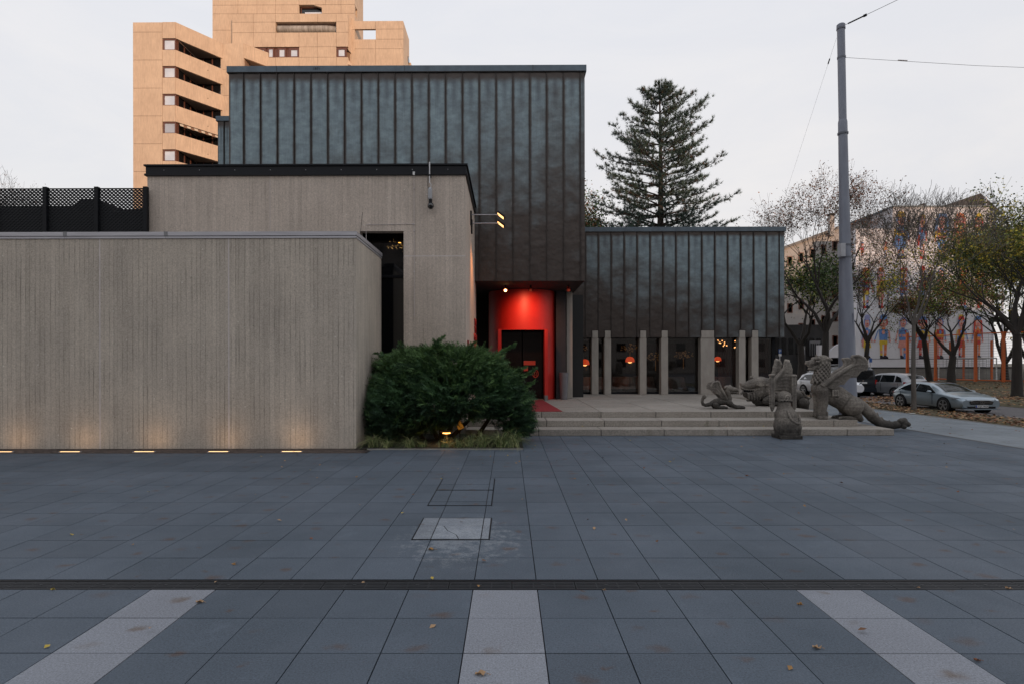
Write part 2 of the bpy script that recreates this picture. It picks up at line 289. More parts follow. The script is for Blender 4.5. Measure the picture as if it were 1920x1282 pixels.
# ------------------------------------------------------------------ mesh helpers
class MB:
    def __init__(s): s.v = []; s.f = []; s.mi = []; s.cur = 0
    def face(s, *idx): s.f.append(tuple(idx)); s.mi.append(s.cur)
    def box(s, x0, x1, y0, y1, z0, z1):
        o = len(s.v)
        s.v += [(x0, y0, z0), (x1, y0, z0), (x1, y1, z0), (x0, y1, z0), (x0, y0, z1), (x1, y0, z1), (x1, y1, z1), (x0, y1, z1)]
        for q in ((0, 1, 5, 4), (1, 2, 6, 5), (2, 3, 7, 6), (3, 0, 4, 7), (4, 5, 6, 7), (3, 2, 1, 0)): s.face(*[o + i for i in q])
        return s
    def quad(s, a, b, c, d):
        o = len(s.v); s.v += [a, b, c, d]; s.face(o, o + 1, o + 2, o + 3); return s
    def prism(s, pts, vec):
        """pts: 3-D outline; vec: extrusion"""
        o = len(s.v); k = len(pts); vec = Vector(vec)
        s.v += [tuple(p) for p in pts] + [tuple(Vector(p) + vec) for p in pts]
        s.face(*range(o, o + k)); s.face(*reversed(range(o + k, o + 2 * k)))
        for i in range(k): j = (i + 1) % k; s.face(o + j, o + i, o + k + i, o + k + j)
        return s
    def tube(s, pts, rad, n=8, cap=True):
        pts = [Vector(p) for p in pts]
        if isinstance(rad, (int, float)): rad = [rad] * len(pts)
        o = len(s.v); up = None
        for i, p in enumerate(pts):
            d = (pts[min(i + 1, len(pts) - 1)] - pts[max(i - 1, 0)])
            d = d.normalized() if d.length > 1e-9 else Vector((0, 0, 1))
            if up is None: up = d.orthogonal().normalized()
            up = (up - d * up.dot(d)); up = up.normalized() if up.length > 1e-6 else d.orthogonal().normalized()
            b = d.cross(up)
            for k in range(n):
                a = 2 * math.pi * k / n
                s.v.append(tuple(p + (up * math.cos(a) + b * math.sin(a)) * rad[i]))
        for i in range(len(pts) - 1):
            for k in range(n):
                k2 = (k + 1) % n
                s.face(o + i * n + k, o + i * n + k2, o + (i + 1) * n + k2, o + (i + 1) * n + k)
        if cap:
            s.face(*reversed(range(o, o + n))); e = o + (len(pts) - 1) * n; s.face(*range(e, e + n))
        return s
    def lathe(s, prof, cx, cy, n=24):
        """prof: (r, z) list"""
        s.tube2([(cx, cy, z) for r, z in prof], [r for r, z in prof], n); return s
    def tube2(s, pts, rad, n):
        o = len(s.v)
        for (x, y, z), r in zip(pts, rad):
            for k in range(n):
                a = 2 * math.pi * k / n; s.v.append((x + r * math.cos(a), y + r * math.sin(a), z))
        m = len(pts)
        for i in range(m - 1):
            for k in range(n):
                k2 = (k + 1) % n; s.face(o + i * n + k, o + i * n + k2, o + (i + 1) * n + k2, o + (i + 1) * n + k)
        s.face(*reversed(range(o, o + n))); s.face(*range(o + (m - 1) * n, o + m * n))
    def ell(s, c, r, rot=None, nu=12, nv=8):
        o = len(s.v); c = Vector(c)
        if isinstance(r, (int, float)): r = (r, r, r)
        for j in range(nv + 1):
            th = math.pi * j / nv
            for i in range(nu):
                ph = 2 * math.pi * i / nu
                p = Vector((r[0] * math.sin(th) * math.cos(ph), r[1] * math.sin(th) * math.sin(ph), r[2] * math.cos(th)))
                if rot is not None: p = rot @ p
                s.v.append(tuple(c + p))
        for j in range(nv):
            for i in range(nu):
                i2 = (i + 1) % nu; s.face(o + j * nu + i2, o + j * nu + i, o + (j + 1) * nu + i, o + (j + 1) * nu + i2)
        return s
    def cap(s, pts, rad, n=12):
        """chain of spheres joined by tubes (rounded ends)"""
        s.tube(pts, rad, n)
        for p, r in ((pts[0], rad[0]), (pts[-1], rad[-1])): s.ell(p, r, None, n, 8)
        return s
    def build(s, name, m, parent=None, smooth=False, kind=None, label=None, offset=None):
        me = bpy.data.meshes.new(name)
        off = Vector((0, 0, 0))
        if parent is not None:
            q = parent
            while q is not None: off += q.location; q = q.parent
        v = [(a - off.x, b - off.y, c - off.z) for a, b, c in s.v] if off.length else s.v
        me.from_pydata(v, [], s.f)
        ms = m if isinstance(m, (list, tuple)) else [m]
        for k in ms: me.materials.append(k)
        if len(ms) > 1: me.polygons.foreach_set('material_index', s.mi)
        if smooth: me.polygons.foreach_set('use_smooth', [True] * len(me.polygons))
        me.update()
        if smooth:
            try: me.set_sharp_from_angle(angle=R(40))
            except Exception: pass
        o = bpy.data.objects.new(name, me); C.objects.link(o)
        if parent is not None: o.parent = parent
        if kind: o['kind'] = kind
        if label: o['label'] = label
        return o
def tag(o, label=None, cat=None, group=None, kind=None):
    if label: o['label'] = label
    if cat: o['category'] = cat
    if group: o['group'] = group
    if kind: o['kind'] = kind
    return o
def thing(name, label, cat, loc=(0, 0, 0), group=None):
    o = bpy.data.objects.new(name, None); C.objects.link(o); o.location = loc; o.empty_display_size = .2
    return tag(o, label, cat, group)
def copy_tree(o, parent=None):
    c = o.copy(); C.objects.link(c); c.parent = parent
    for ch in o.children: copy_tree(ch, c)
    return c
def bevel(o, w=.01, seg=2):
    b = o.modifiers.new('bevel', 'BEVEL'); b.width = w; b.segments = seg; b.limit_method = 'ANGLE'; return o
UNIT = {}
def unit(m, bev=0):
    k = (m.name, bev)
    if k not in UNIT:
        b = MB().box(-.5, .5, -.5, .5, -.5, .5); me = bpy.data.meshes.new('block'); me.from_pydata(b.v, [], b.f); me.materials.append(m); UNIT[k] = me
    return UNIT[k]
def block(name, m, parent, x0, x1, y0, y1, z0, z1, label=None):
    o = bpy.data.objects.new(name, unit(m)); C.objects.link(o); o.parent = parent
    off = Vector((0, 0, 0)); q = parent
    while q is not None: off += q.location; q = q.parent
    o.location = Vector(((x0 + x1) / 2, (y0 + y1) / 2, (z0 + z1) / 2)) - off
    o.scale = (x1 - x0, y1 - y0, z1 - z0)
    if label: o['label'] = label
    return o
def text_mesh(body, name, m, parent, loc, rot, size, depth=.01, align='CENTER', label=None):
    cu = bpy.data.curves.new(name, 'FONT'); cu.body = body; cu.size = size; cu.extrude = depth; cu.align_x = align; cu.align_y = 'CENTER'
    t = bpy.data.objects.new(name, cu); C.objects.link(t)
    dg = bpy.context.evaluated_depsgraph_get(); me = bpy.data.meshes.new_from_object(t.evaluated_get(dg))
    bpy.data.objects.remove(t); me.materials.clear(); me.materials.append(m)
    o = bpy.data.objects.new(name, me); C.objects.link(o); o.parent = parent
    o.location = Vector(loc); o.rotation_euler = rot
    if parent is not None: o.location = o.location - parent.location
    if label: o['label'] = label
    return o
def struct(o): o['kind'] = 'structure'; return o

# ------------------------------------------------------------------ ground
S = struct(MB().box(-400, 700, -300, 900, -1.2, -.06).build('ground', mat('bare_earth', (.10, .09, .07), .95, 0, (.07, .065, .05), .5)))
YR = [5.51 + .612 * k for k in range(0, 16)]
PX = .5835; OX = .256
bed_x0, bed_x1, bed_y0, bed_y1 = -3.66, .34, 13.80, 16.34
paving = struct(MB().box(-26, 12.12, -2, 40, -.055, -.022).build('pavement', M_joint))
cand = []; near_rows = [5.262, 4.675, 4.108, 3.54, 2.972, 2.404, 1.836]
g = .0045
for r in range(len(near_rows) - 1):
    y1, y0 = near_rows[r], near_rows[r + 1]
    for k in range(-10, 10):
        x0 = OX + PX * k; white = (k % 5 == 4)
        cand.append((x0, x0 + PX, y0, y1, white))
rows = YR[:]
while rows[-1] < 31: rows.append(rows[-1] + .612)
for r in range(len(rows) - 1):
    y0, y1 = rows[r], rows[r + 1]
    for k in range(-42, 21):
        x0 = OX + PX * k; x1 = min(x0 + PX, 12.12)
        if x0 > 12.1: continue
        if x0 < -(y1 + 2) * .95: continue
        # keep off the strip by the wall, the bed and the steps
        if x1 < -3.2 and y1 > 13.25: 
            if y0 >= 13.25: continue
            y1c = 13.25
        else: y1c = y1
        if y0 >= bed_y0 and x1 < 9.4 and y0 > 17.2: continue
        if x0 < bed_x1 and x1 > bed_x0 - .6:
            if y0 >= bed_y0 - .02:
                if x1 > bed_x1 and y0 < 16.4: cand.append((bed_x1 + .003, x1, y0, y1, False))
                continue
            if y1 > bed_y0 - .03 and x1 > bed_x1: cand.append((bed_x1 + .003, x1, y0, y1, False)); x1 = bed_x1 + .003
            y1c = min(y1c, bed_y0 - .03)
        if y0 > 15 and x0 < -1: continue
        cand.append((x0, x1, y0, y1c, False))
def sz(c):
    x0, x1, y0, y1, _ = c; d = max(y0, 1)
    px = abs((x0 + x1) / 2) / d
    return (1 / d ** 2) * (1 if (px < 1.0 and y1 > 3.3) else .0001)
cand.sort(key=sz, reverse=True)
far = MB()
for i, (x0, x1, y0, y1, wh) in enumerate(cand):
    dz = rng.uniform(-.0012, .0012)
    if i < 290: block('slab', M_pale if wh else M_slab, paving, x0 + g, x1 - g, y0 + g, y1 - g, -.03, dz)
    elif wh: block('slab', M_pale, paving, x0 + g, x1 - g, y0 + g, y1 - g, -.03, dz)
    else: far.box(x0 + g, x1 - g, y0 + g, y1 - g, -.03, dz)
far.build('distant_slabs', M_slabf, paving, kind='stuff')
# drain channel
dr = thing('drain_channel', 'long black slotted drain channel crossing the paving in the foreground', 'drain', (0, 5.38, 0))
MB().box(-14, 12.1, 5.262, 5.51, -.05, -.03).build('channel_bed', M_darker, dr)
for y0, y1 in ((5.266, 5.278), (5.492, 5.506)): MB().box(-14, 12.1, y0, y1, -.03, -.001).build('edge_rail', M_dark, dr)
MB().box(-14, 12.1, 5.472, 5.478, -.028, .001).build('slot_rail', mat('worn_rail', (.10, .10, .105), .4, .6), dr)
gm = MB()
for j in range(5): gm.box(0, .576, .012 + j * .036, .036 + j * .036, -.012, 0)
for a in (0, .19, .385, .564): gm.box(a, a + .012, .012, .18, -.02, -.0015)
gm.box(.27, .30, .08, .11, -.012, .003)
gme = bpy.data.meshes.new('grate'); gme.from_pydata(gm.v, [], gm.f); gme.materials.append(mat('cast_iron', (.014, .016, .02), .6, .2, (.022, .024, .028), 8))
for k in range(-22, 20):
    o = bpy.data.objects.new('grate', gme); C.objects.link(o); o.parent = dr; o.location = (.03 + k * .583, 5.278 - 5.38, -.003)
# inspection covers
def cover(label, x0, x1, y0, y1, cuts, m, crack=False):
    t = thing('inspection_cover', label, 'manhole cover', ((x0 + x1) / 2, (y0 + y1) / 2, 0), 'slab covered inspection hatches in the paving')
    MB().box(x0, x1, y0, y1, .0015, .0035).build('seat_plate', M_joint, t)
    fw = .014
    xs, ys = cuts
    for i in range(len(xs) - 1):
        for j in range(len(ys) - 1):
            a, b, c, d = xs[i] + .006, xs[i + 1] - .006, ys[j] + .006, ys[j + 1] - .006
            if crack and i == 1 and j == 0:
                mid = a + (b - a) * .30
                e = .012
                z0, z1 = .002, .009
                ptsL = [(a, c), (mid + .14, c), (mid + .10, c + .16), (mid - .02, (c + d) / 2 + .06), (mid - .09, d), (a, d)]
                ptsR = [(b, c), (b, d), (mid - .09 + e, d), (mid - .02 + e, (c + d) / 2 + .06), (mid + .10 + e, c + .16), (mid + .14 + e, c)]
                for P in (ptsL, ptsR): MB().prism([(p[0], p[1], z0) for p in P], (0, 0, z1 - z0)).build('cover_slab', m, t)
            else: block('cover_slab', m, t, a, b, c, d, .002, .007 + rng.uniform(0, .003))
    for q in ((x0 - .006, x1 + .006, y0 - .008, y0 + .004), (x0 - .006, x1 + .006, y1 - .004, y1 + .012), (x0 - .006, x0 + .004, y0, y1), (x1 - .004, x1 + .006, y0, y1)):
        MB().box(*q, .001, .0055).build('frame_edge', M_dark, t)
cover('farther intact cover frame let into the paving, inlaid with dark slabs', -1.17, -.25, 9.38, 10.30, ([-1.165, -.912, -.329, -.255], [9.385, 9.79, 10.295]), M_slab)
cover('middle cover half of the far pair of inlaid hatches', -1.17, -.25, 8.36, 9.34, ([-1.165, -.912, -.329, -.255], [8.365, 8.57, 9.335]), M_slab)
cover('nearest pale cracked inlaid cover with chalky stains around it', -1.13, -.23, 6.75, 7.68, ([-1.125, -.912, -.329, -.235], [6.755, 7.30, 7.675]), M_cover, True)

# strip of small setts under the wall + lights
setts = struct(MB().box(-22, -3.2, 13.26, 13.94, -.03, -.012).build('paved_strip', M_joint))
sm = mat('brown_clinker', (.085, .06, .05), .85, 0, (.05, .04, .036), 9, perobj=.3, bump=.3, isl=0)
smf = mat('brown_clinker_far', (.085, .06, .05), .85, 0, (.05, .04, .036), 9, isl=.3, bump=.3)
fb = MB()
for j in range(6):
    for k in range(95):
        x0 = -21.9 + k * .2 + (j % 2) * .1
        if x0 > -3.42: continue
        fb.box(x0, x0 + .19, 13.27 + j * .11, 13.27 + j * .11 + .103, -.014, rng.uniform(-.003, .003))
fb.build('setts', smf, setts, kind='stuff')
M_strip = glow('warm_light_strip', (1, .60, .26), 1.9)
for i, px in enumerate((0, 128, 268, 408, 546)):
    x = X(px, 13.45)
    nm = ['leftmost, cut by the picture edge', 'second from the left', 'middle one of the five', 'fourth from the left', 'rightmost, nearest the bush']
    t = thing('ground_light', 'recessed warm strip light below the wall, ' + nm[i], 'light', (x, 13.45, 0), 'strip lights set in the ground along the wall')
    MB().box(x - .24, x + .24, 13.40, 13.50, -.01, .012).build('housing', M_steel, t)
    MB().box(x - .22, x + .22, 13.43, 13.47, .0, .016).build('lens', M_strip, t)
    a = bpy.data.lights.new('wash', 'AREA'); a.shape = 'RECTANGLE'; a.size = .4; a.size_y = .05; a.energy = .60; a.color = (1, .60, .30); a.spread = R(130)
    ao = bpy.data.objects.new('wash', a); C.objects.link(ao); ao.parent = t; ao.location = (0, 0, .03)
    ao.rotation_euler = Vector((0, -.95, -1)).to_track_quat('Z', 'Y').to_euler()
# planting bed
bed = struct(MB().box(bed_x0, bed_x1, bed_y0, 16.7, -.03, .02).build('planting_bed', mat('dark_soil', (.022, .018, .013), .95, 0, (.012, .010, .008), 20, bump=.8, bscale=30)))
MB().box(bed_x0 + .3, bed_x1, bed_y0 - .03, bed_y0, -.03, .025).build('bed_edging', mat('pale_edging', (.3, .29, .27), .8), bed)

# channel line, side walkway, verge, road
struct(MB().box(12.12, 12.26, -2, 60, -.055, .002).build('gutter', mat('dark_gutter', (.02, .021, .024), .6)))
sw = struct(MB().box(12.27, 16.0, -2, 60, -.055, -.02).build('side_pavement', M_joint))
fs = MB()
y = 8.0; j = 0
while y < 46:
    for k in range(6):
        x0 = 12.27 + k * .62; fs.box(x0 + .002, min(x0 + .618, 15.99), y, y + .616, -.03, rng.uniform(-.001, .001))
    y += .62
fs.build('side_slabs', M_side, sw, kind='stuff')
M_asph = mat('asphalt', (.115, .105, .108), .85, 0, (.085, .078, .080), 1.2, bump=.4, bscale=90, detail=8)
struct(MB().box(18.5, 60, -60, 60, -.055, -.02).build('road', M_asph))
struct(MB().box(-26, 12.12, 40, 62, -.055, -.03).build('back_yard', M_asph))
def rough_ground(name, x0, x1, y0, y1, nx, ny, amp, m, base=.02):
    b = MB()
    for j in range(ny + 1):
        for i in range(nx + 1):
            x = x0 + (x1 - x0) * i / nx; y = y0 + (y1 - y0) * j / ny
            e = min(i, nx - i) / 2.0; e = min(e, 1)
            b.v.append((x, y, base + amp * e * (.5 + mnoise.noise(Vector((x * .8, y * .8, 3))))))
    for j in range(ny):
        for i in range(nx):
            a = j * (nx + 1) + i; b.face(a, a + 1, a + nx + 2, a + nx + 1)
    return struct(b.build(name, m, smooth=True))
M_verge = mat('leaf_strewn_grass', (.045, .052, .018), .95, 0, (.10, .062, .032), 5, bump=.9, bscale=25, detail=9)
rough_ground('verge', 16.0, 18.5, 2, 60, 10, 150, .08, M_verge, -.01)
rough_ground('far_verge', 23.2, 62, 30.5, 33.9, 40, 10, .10, M_verge, -.01)
rough_ground('park_ground', 26.6, 62, 34, 62, 60, 50, .18, M_verge, .0)
rough_ground('roadside_verge', 23.2, 62, 8, 30.4, 60, 50, .14, M_verge, -.01)
for x in (15.98, 18.42): struct(MB().box(x, x + .1, 2, 60, -.05, .012 if x < 17 else .05).build('kerb', mat('kerb_stone', (.24, .23, .22), .85)))

def scatter_leaves(name, boxes, cols, size=(.04, .08), seed=1, zf=None, label=None):
    r = np.random.RandomState(seed); b = MB()
    for (x0, x1, y0, y1, n, z) in boxes:
        for _ in range(n):
            x = r.uniform(x0, x1); y = r.uniform(y0, y1); s = r.uniform(*size); a = r.uniform(0, 6.28)
            ca, sa = math.cos(a) * s, math.sin(a) * s
            zz = z + r.uniform(0, .03); t1, t2 = r.uniform(-.35, .35, 2) * s
            b.cur = r.randint(len(cols))
            b.quad((x - ca, y - sa, zz - t1), (x + sa * .7, y - ca * .7, zz + .004 - t2), (x + ca, y + sa, zz + t1), (x - sa * .7, y + ca * .7, zz + .008 + t2))
    o = b.build(name, cols, kind='stuff')
    return tag(o, label, 'leaves')
LC = [mat('leaf_ochre', (.32, .17, .05), .7), mat('leaf_brown', (.16, .075, .035), .8), mat('leaf_tan', (.38, .24, .13), .75), mat('leaf_rust', (.22, .08, .035), .8), mat('leaf_yellow', (.45, .33, .05), .7)]
scatter_leaves('leaf_litter', [(16.1, 18.4, 12, 45, 5200, .03), (18.5, 19.2, 12, 45, 350, -.015)], LC[:4], (.035, .075), 3, label='brown autumn leaves lying thick on the narrow grass verge')
scatter_leaves('leaf_carpet', [(20.5, 40, 30.6, 33.9, 3200, .05), (23.4, 42, 18, 30, 5500, .06), (27, 50, 34, 58, 5500, .09), (19, 23.2, 30, 34, 700, -.01)], LC[:4], (.045, .09), 4, label='rust brown leaf carpet on the ground beyond the road')
scatter_leaves('leaf_scatter', [(12.4, 15.9, 10, 36, 150, .002), (-6, 12, 6.5, 16, 110, .003), (-4, 4, 3.4, 6, 16, .003), (2, 9.4, 16.6, 17, 12, .19)], LC, (.018, .035), 6, label='tiny dry leaf scraps scattered over the blue grey paving')

# single fallen leaves in the foreground
def leaf(px, py, size, label, m, seed):
    r = random.Random(seed); D = GD(py); x = X(px, D)
    b = MB(); n = 11; pts = []
    for i in range(n):
        a = 2 * math.pi * i / n; rr = size * (r.uniform(.55, 1.0) if i % 2 else r.uniform(.8, 1.15))
        pts.append((x + rr * math.cos(a) * 1.2, D + rr * math.sin(a) * .8, .006 + r.uniform(0, .022)))
    b.v = [(x, D, .004)] + pts
    for i in range(n): b.face(0, 1 + i, 1 + (i + 1) % n)
    b.tube([(x + size, D, .012), (x + size * 1.9, D - size * .4, .008)], .0018, 4)
    tag(b.build('fallen_leaf', m), label, 'leaf', 'single dry leaves in the foreground')
leaf(901, 1264, .034, 'curled tan leaf on the central pale slab band at the bottom edge', LC[2], 1)
leaf(1529, 1215, .028, 'pale round dry leaf on dark slab left of the right white band', LC[2], 2)
leaf(373, 1129, .030, 'small tan leaf at the edge of the left pale band', LC[2], 3)
leaf(808, 1030, .035, 'orange leaf just in front of the cracked cover', LC[0], 4)
leaf(1497, 1134, .018, 'thin tan leaf sliver just below the drain on the right', LC[0], 5)
leaf(1885, 1104, .022, 'light leaf lying on the drain near the right edge', LC[2], 6)
leaf(1827, 1238, .022, 'brown leaf at the joint right of the right pale band', LC[3], 7)
leaf(1131, 1107, .014, 'tiny leaf lying on the drain lip right of centre', LC[2], 8)
leaf(95, 1106, .016, 'tiny yellow leaf at the drain lip on the left', LC[4], 9)
leaf(1400, 892, .03, 'small pale leaf alone on the mid paving below the steps', LC[3], 10)

# ------------------------------------------------------------------ low concrete block (left)
YB = 13.95; XB = -3.67; ZB = 5.05
lb = thing('low_concrete_block', 'long low board marked concrete block with steel coping at the left', 'building', (-12, 15.3, 0))
MB().box(-24, XB - .06, YB + .06, 16.73, 0, ZB - .01).box(-24, -10.5, 16.73, 26, 0, ZB - .012).build('core', M_conc, lb)
js = [-24, X(-120, YB), X(185, YB), X(428, YB), XB]
for a, b in zip(js[:-1], js[1:]):
    block('concrete_panel', M_conc, lb, a + (.012 if a > -23 else 0), b - (.012 if b < XB else 0), YB, YB + .058, 0.004, ZB)
block('concrete_panel', M_conc, lb, XB - .058, XB, YB + .060, 16.74, 0.004, ZB)
for j in js[1:-1]: MB().box(j - .014, j + .014, YB - .003, YB + .05, .004, ZB).build('joint_sealant', M_seal, lb)
for nm, z0, z1, p in (('coping_rail', ZB + .055, 5.20, .035), ('coping_strip', ZB - .005, ZB + .042, .022)):
    seams = [-24, X(-90, YB), X(120, YB), X(310, YB), XB + p]
    for a, b in zip(seams[:-1], seams[1:]): block(nm, M_steel, lb, a, b - .006, YB - p, YB + .35, z0, z1)
    block(nm, M_steel, lb, XB - .3, XB + p - .004, YB + .352, 16.74, z0, z1)
for px in (120, 310): MB().box(X(px, YB) - .03, X(px, YB) + .06, YB - .040, YB + .36, ZB + .05, 5.206).build('coping_joint', mat('dull_steel', (.3, .3, .31), .5, .8), lb)
MB().box(-24, XB, YB + .36, 16.7, 5.04, 5.12).build('roof', mat('grey_roofing', (.12, .12, .12), .9), lb)
# rod at coping corner
tag(MB().tube([(X(672, 16.2), 16.2, 5.1), (X(680, 16.2), 16.2, Z(398, 16.2))], .006, 5).build('antenna_rod', M_dark), 'thin leaning rod on the corner of the low block coping', 'rod')

# mesh fence on the roof
YF = 16.6
mf = thing('mesh_screen', 'black expanded metal screen on the roof of the low block', 'fence', (X(180, YF), YF, 5.12))
M_mesh = mat('black_expanded_metal', (.008, .009, .011), .6, 0, spec=.2)
zt = Z(351, YF); zb = 5.12
fx = [X(-110, YF), X(-15, YF), X(83, YF), X(180, YF), X(272, YF)]
for k, x in enumerate(fx): block('post', M_dark, mf, x - .055, x + .055, YF - .05, YF + .06, zb, zt + .03)
for a, b in zip(fx[:-1], fx[1:]):
    a += .055; b -= .055
    block('frame_rail', M_dark, mf, a, b, YF, YF + .04, zt - .03, zt); block('frame_rail', M_dark, mf, a, b, YF, YF + .04, zb, zb + .03)
    m = MB(); cw = .113; ch = .0495; nr = int((zt - zb - .06) / ch) + 1; ncx = int((b - a) / cw) + 1
    for r in range(nr):
        zc = zb + .03 + r * ch; o = len(m.v); pts = []
        for i in range(ncx * 4 + 1):
            ph = (i + (2 if r % 2 else 0)) % 4
            x = a + (i // 4 + (0, .32, .5, .82)[i % 4]) * cw
            if x > b: x = b
            dz = (.0, .0, 1.0, 1.0)[ph] * ch * .5
            pts.append((x, zc + dz))
        th = .030
        for (x, z) in pts: m.v += [(x, YF + .012, z - th), (x, YF + .030, z + th)]
        for i in range(len(pts) - 1):
            q = o + 2 * i; m.face(q, q + 2, q + 3, q + 1)
    m.build('mesh_panel', M_mesh, mf)
YS = 19.0
P = [(-80, 384), (132, 384), (150, 373), (184, 373), (212, 394), (228, 391), (276, 389), (276, 470), (-80, 470)]
shed = MB().prism([(X(a, YS), YS, Z(b, YS)) for a, b in P], (0, 2, 0)).build('roof_plant_housing', mat('black_felt', (.008, .008, .010), .9, spec=.1))
tag(shed, 'dark roof housing seen through the black mesh screen', 'roof structure')

# ------------------------------------------------------------------ concrete volume (middle)
YM = 16.75; XM0 = X(275, YM); XM1 = X(873, YM) ; ZM = Z(328, YM); ZT = Z(308, YM)
ho0, ho1, hz1 = X(675, YM), X(757, YM), Z(433, YM)
cv = thing('concrete_volume', 'tall board marked concrete volume with black fascia behind the hedge', 'building', (-5, 20, 0))
zj = Z(480, YM); xj = X(506, YM)
b = MB()
b.box(XM0, xj - .008, YM, YM + .3, 5.0, ZM)
b.build('concrete_panel', M_conc2, cv)
MB().box(xj + .008, ho1, YM, YM + .3, hz1, ZM).build('concrete_panel', M_conc2, cv)
MB().box(xj + .008, ho0, YM, YM + .3, 0, hz1 - .002).build('concrete_panel', M_conc2, cv)
MB().box(ho1 + .001, XM1, YM, YM + .3, zj + .012, ZM).build('concrete_panel', M_conc2, cv)
MB().box(ho1, XM1, YM, YM + .3, 0, zj - .012).build('concrete_panel', M_conc2, cv)
MB().box(ho1 + .004, XM1 - .004, YM - .002, YM + .29, zj - .015, zj + .015).build('joint_sealant', M_seal, cv)
MB().box(xj - .014, xj + .014, YM - .002, YM + .29, 5.0, ZM).build('joint_sealant', mat('grey_sealant', (.56, .49, .45), .8), cv)
MB().box(XM1 - .3, XM1, YM + .301, 22.2, 0, ZM).build('side_wall', M_conc2, cv)
MB().box(XM0, XM1 - .31, YM + .301, 21.2, 6.2, ZM + .02).box(XM0, XM0 + .3, YM + .301, 21.2, 0, 6.2).build('roof_slab', M_darker, cv)
MB().box(XM0, XM1 - .301, 21.2, 21.29, 0, ZM).build('back_wall', M_darker, cv)
# fascia: three stepped strips on front and on the side
for nm, z0, z1, p in (('fascia_lip', ZT - .045, ZT, .07), ('fascia_board', ZM + .045, ZT - .046, .03), ('fascia_lip', ZM - .01, ZM + .044, .06)):
    MB().box(XM0 - p, XM1 + p, YM - p, YM + .3, z0, z1).build(nm, mat('black_fascia', (.009, .010, .014), .45, 0, spec=.25), cv)
    MB().box(XM1 - .3, XM1 + p, YM + .301, 21.28, z0, z1).build(nm, MATS['black_fascia'], cv)
for k in range(9):
    xx = XM0 + .5 + k * (XM1 - XM0 - 1) / 8; MB().box(xx - .008, xx + .008, YM - .036, YM - .028, 7.6, 7.616).build('fixing_screw', M_steel, cv)
# recessed dark opening
rc = MB().box(ho0 - .02, ho1 + 1.4, 18.6, 18.65, 0, 6.15).build('recess_wall', M_darker, cv)
g_ = MB().box(ho0 + .02, ho1 + .02, 17.6, 17.63, 0.02, 6.0).build('glazing', M_glass_dark, cv)
for x in (ho0 + .05, ho1 + .01): MB().box(x, x + .06, 17.54, 17.66, 0, 6.0).build('glazing_frame', M_dark, cv)
MB().box(ho0, ho1 + .06, 17.54, 17.66, 4.62, 4.70).build('glazing_frame', M_dark, cv)
r_ = random.Random(3); bb = MB()
for k in range(30):
    x = X(r_.gauss(743, 9), 17.5); z = Z(r_.gauss(460, 5), 17.5)
    if x > ho1 - .03: continue
    bb.ell((x, 17.52, z), r_.choice((.003, .005, .008)), None, 6, 4)
bl_ = bb.build('string_light_bulbs', glow('bulb_glow', (1, .6, .22), .9), kind='stuff'); tag(bl_, 'cluster of tiny warm bulbs inside the dark window slot', 'lights')
tag(MB().ell((X(749.5, 17.4), 17.4, Z(455, 17.4)), (.045, .03, .014)).build('lamp_shade', glow('lamp_glow', (1, .45, .08), 1.6)), 'small amber lamp in the dark window slot', 'lamp')

# conduits
def line_thing(label, pts, r, m=None, clips=()):
    t = thing('conduit', label, 'cable', pts[0], 'thin conduits on the concrete volume')
    MB().tube(pts, r, 6).build('pipe', m or M_seal, t)
    for c in clips: MB().box(c[0] - .02, c[0] + .02, c[1] - .012, c[1] + .012, c[2] - .014, c[2] + .014).build('clip', M_seal, t)
    return t
yc = YM - .015
xv = X(777, YM)
t = line_thing('tall thin vertical conduit down the concrete right of the window slot', [(xv, yc, Z(326, YM)), (xv, yc, Z(594, YM))], .008, None, [(xv, yc, Z(v, YM)) for v in (353, 420, 433, 509, 590)])
MB().box(xv - .03, xv + .03, yc - .05, yc, Z(329, YM), Z(323, YM)).build('junction_box', mat('white_plastic', (.7, .7, .7), .5), t)
xh = X(687, YM)
line_thing('horizontal conduit above the dark window slot that turns down at its left end', [(xv - .01, yc, Z(420, YM)), (xh, yc, Z(421, YM)), (xh, yc, Z(449, YM))], .007, None, [(X(v, YM), yc, Z(420.5, YM)) for v in (694, 735, 775)])
# dome camera on bracket
xc = X(807, YM); t = thing('security_camera', 'grey and black dome camera hanging from a white rod under the fascia', 'camera', (xc, YM - .25, Z(392, YM)))
yy = YM - .17
MB().tube([(X(806, yy), yy, Z(304, yy)), (X(806, yy), yy, Z(343, yy))], .017, 8).build('white_rod', mat('white_rod_paint', (.75, .75, .76), .4), t)
MB().tube([(X(806, yy), yy, Z(343, yy)), (X(809, yy), yy, Z(346, yy)), (X(808, yy), yy, Z(352, yy))], .012, 6).build('hook', M_steel, t)
MB().lathe([(.05, Z(374, yy)), (.062, Z(372, yy)), (.062, Z(355, yy)), (.04, Z(352, yy))], X(807, yy), yy, 16).build('housing', mat('camera_grey', (.38, .39, .41), .4, .3), t, smooth=False)
MB().tube([(X(807.5, yy), yy, Z(374, yy)), (X(807.5, yy), yy, Z(380, yy))], .05, 12).build('collar', M_dark, t)
MB().ell((X(808, yy), yy, Z(386, yy)), (.095, .095, .098)).build('dome', mat('black_dome', (.006, .006, .007), .08, 0, spec=.9), t, smooth=True)
MB().tube([(X(802, yy), yy + .1, Z(328, yy)), (X(802.5, yy), yy + .1, Z(372, yy))], .01, 6).build('cable', M_dark, t)
MB().box(X(804, yy), X(808, yy), yy - .02, YM, Z(330, yy), Z(327, yy)).build('bracket', M_dark, t)
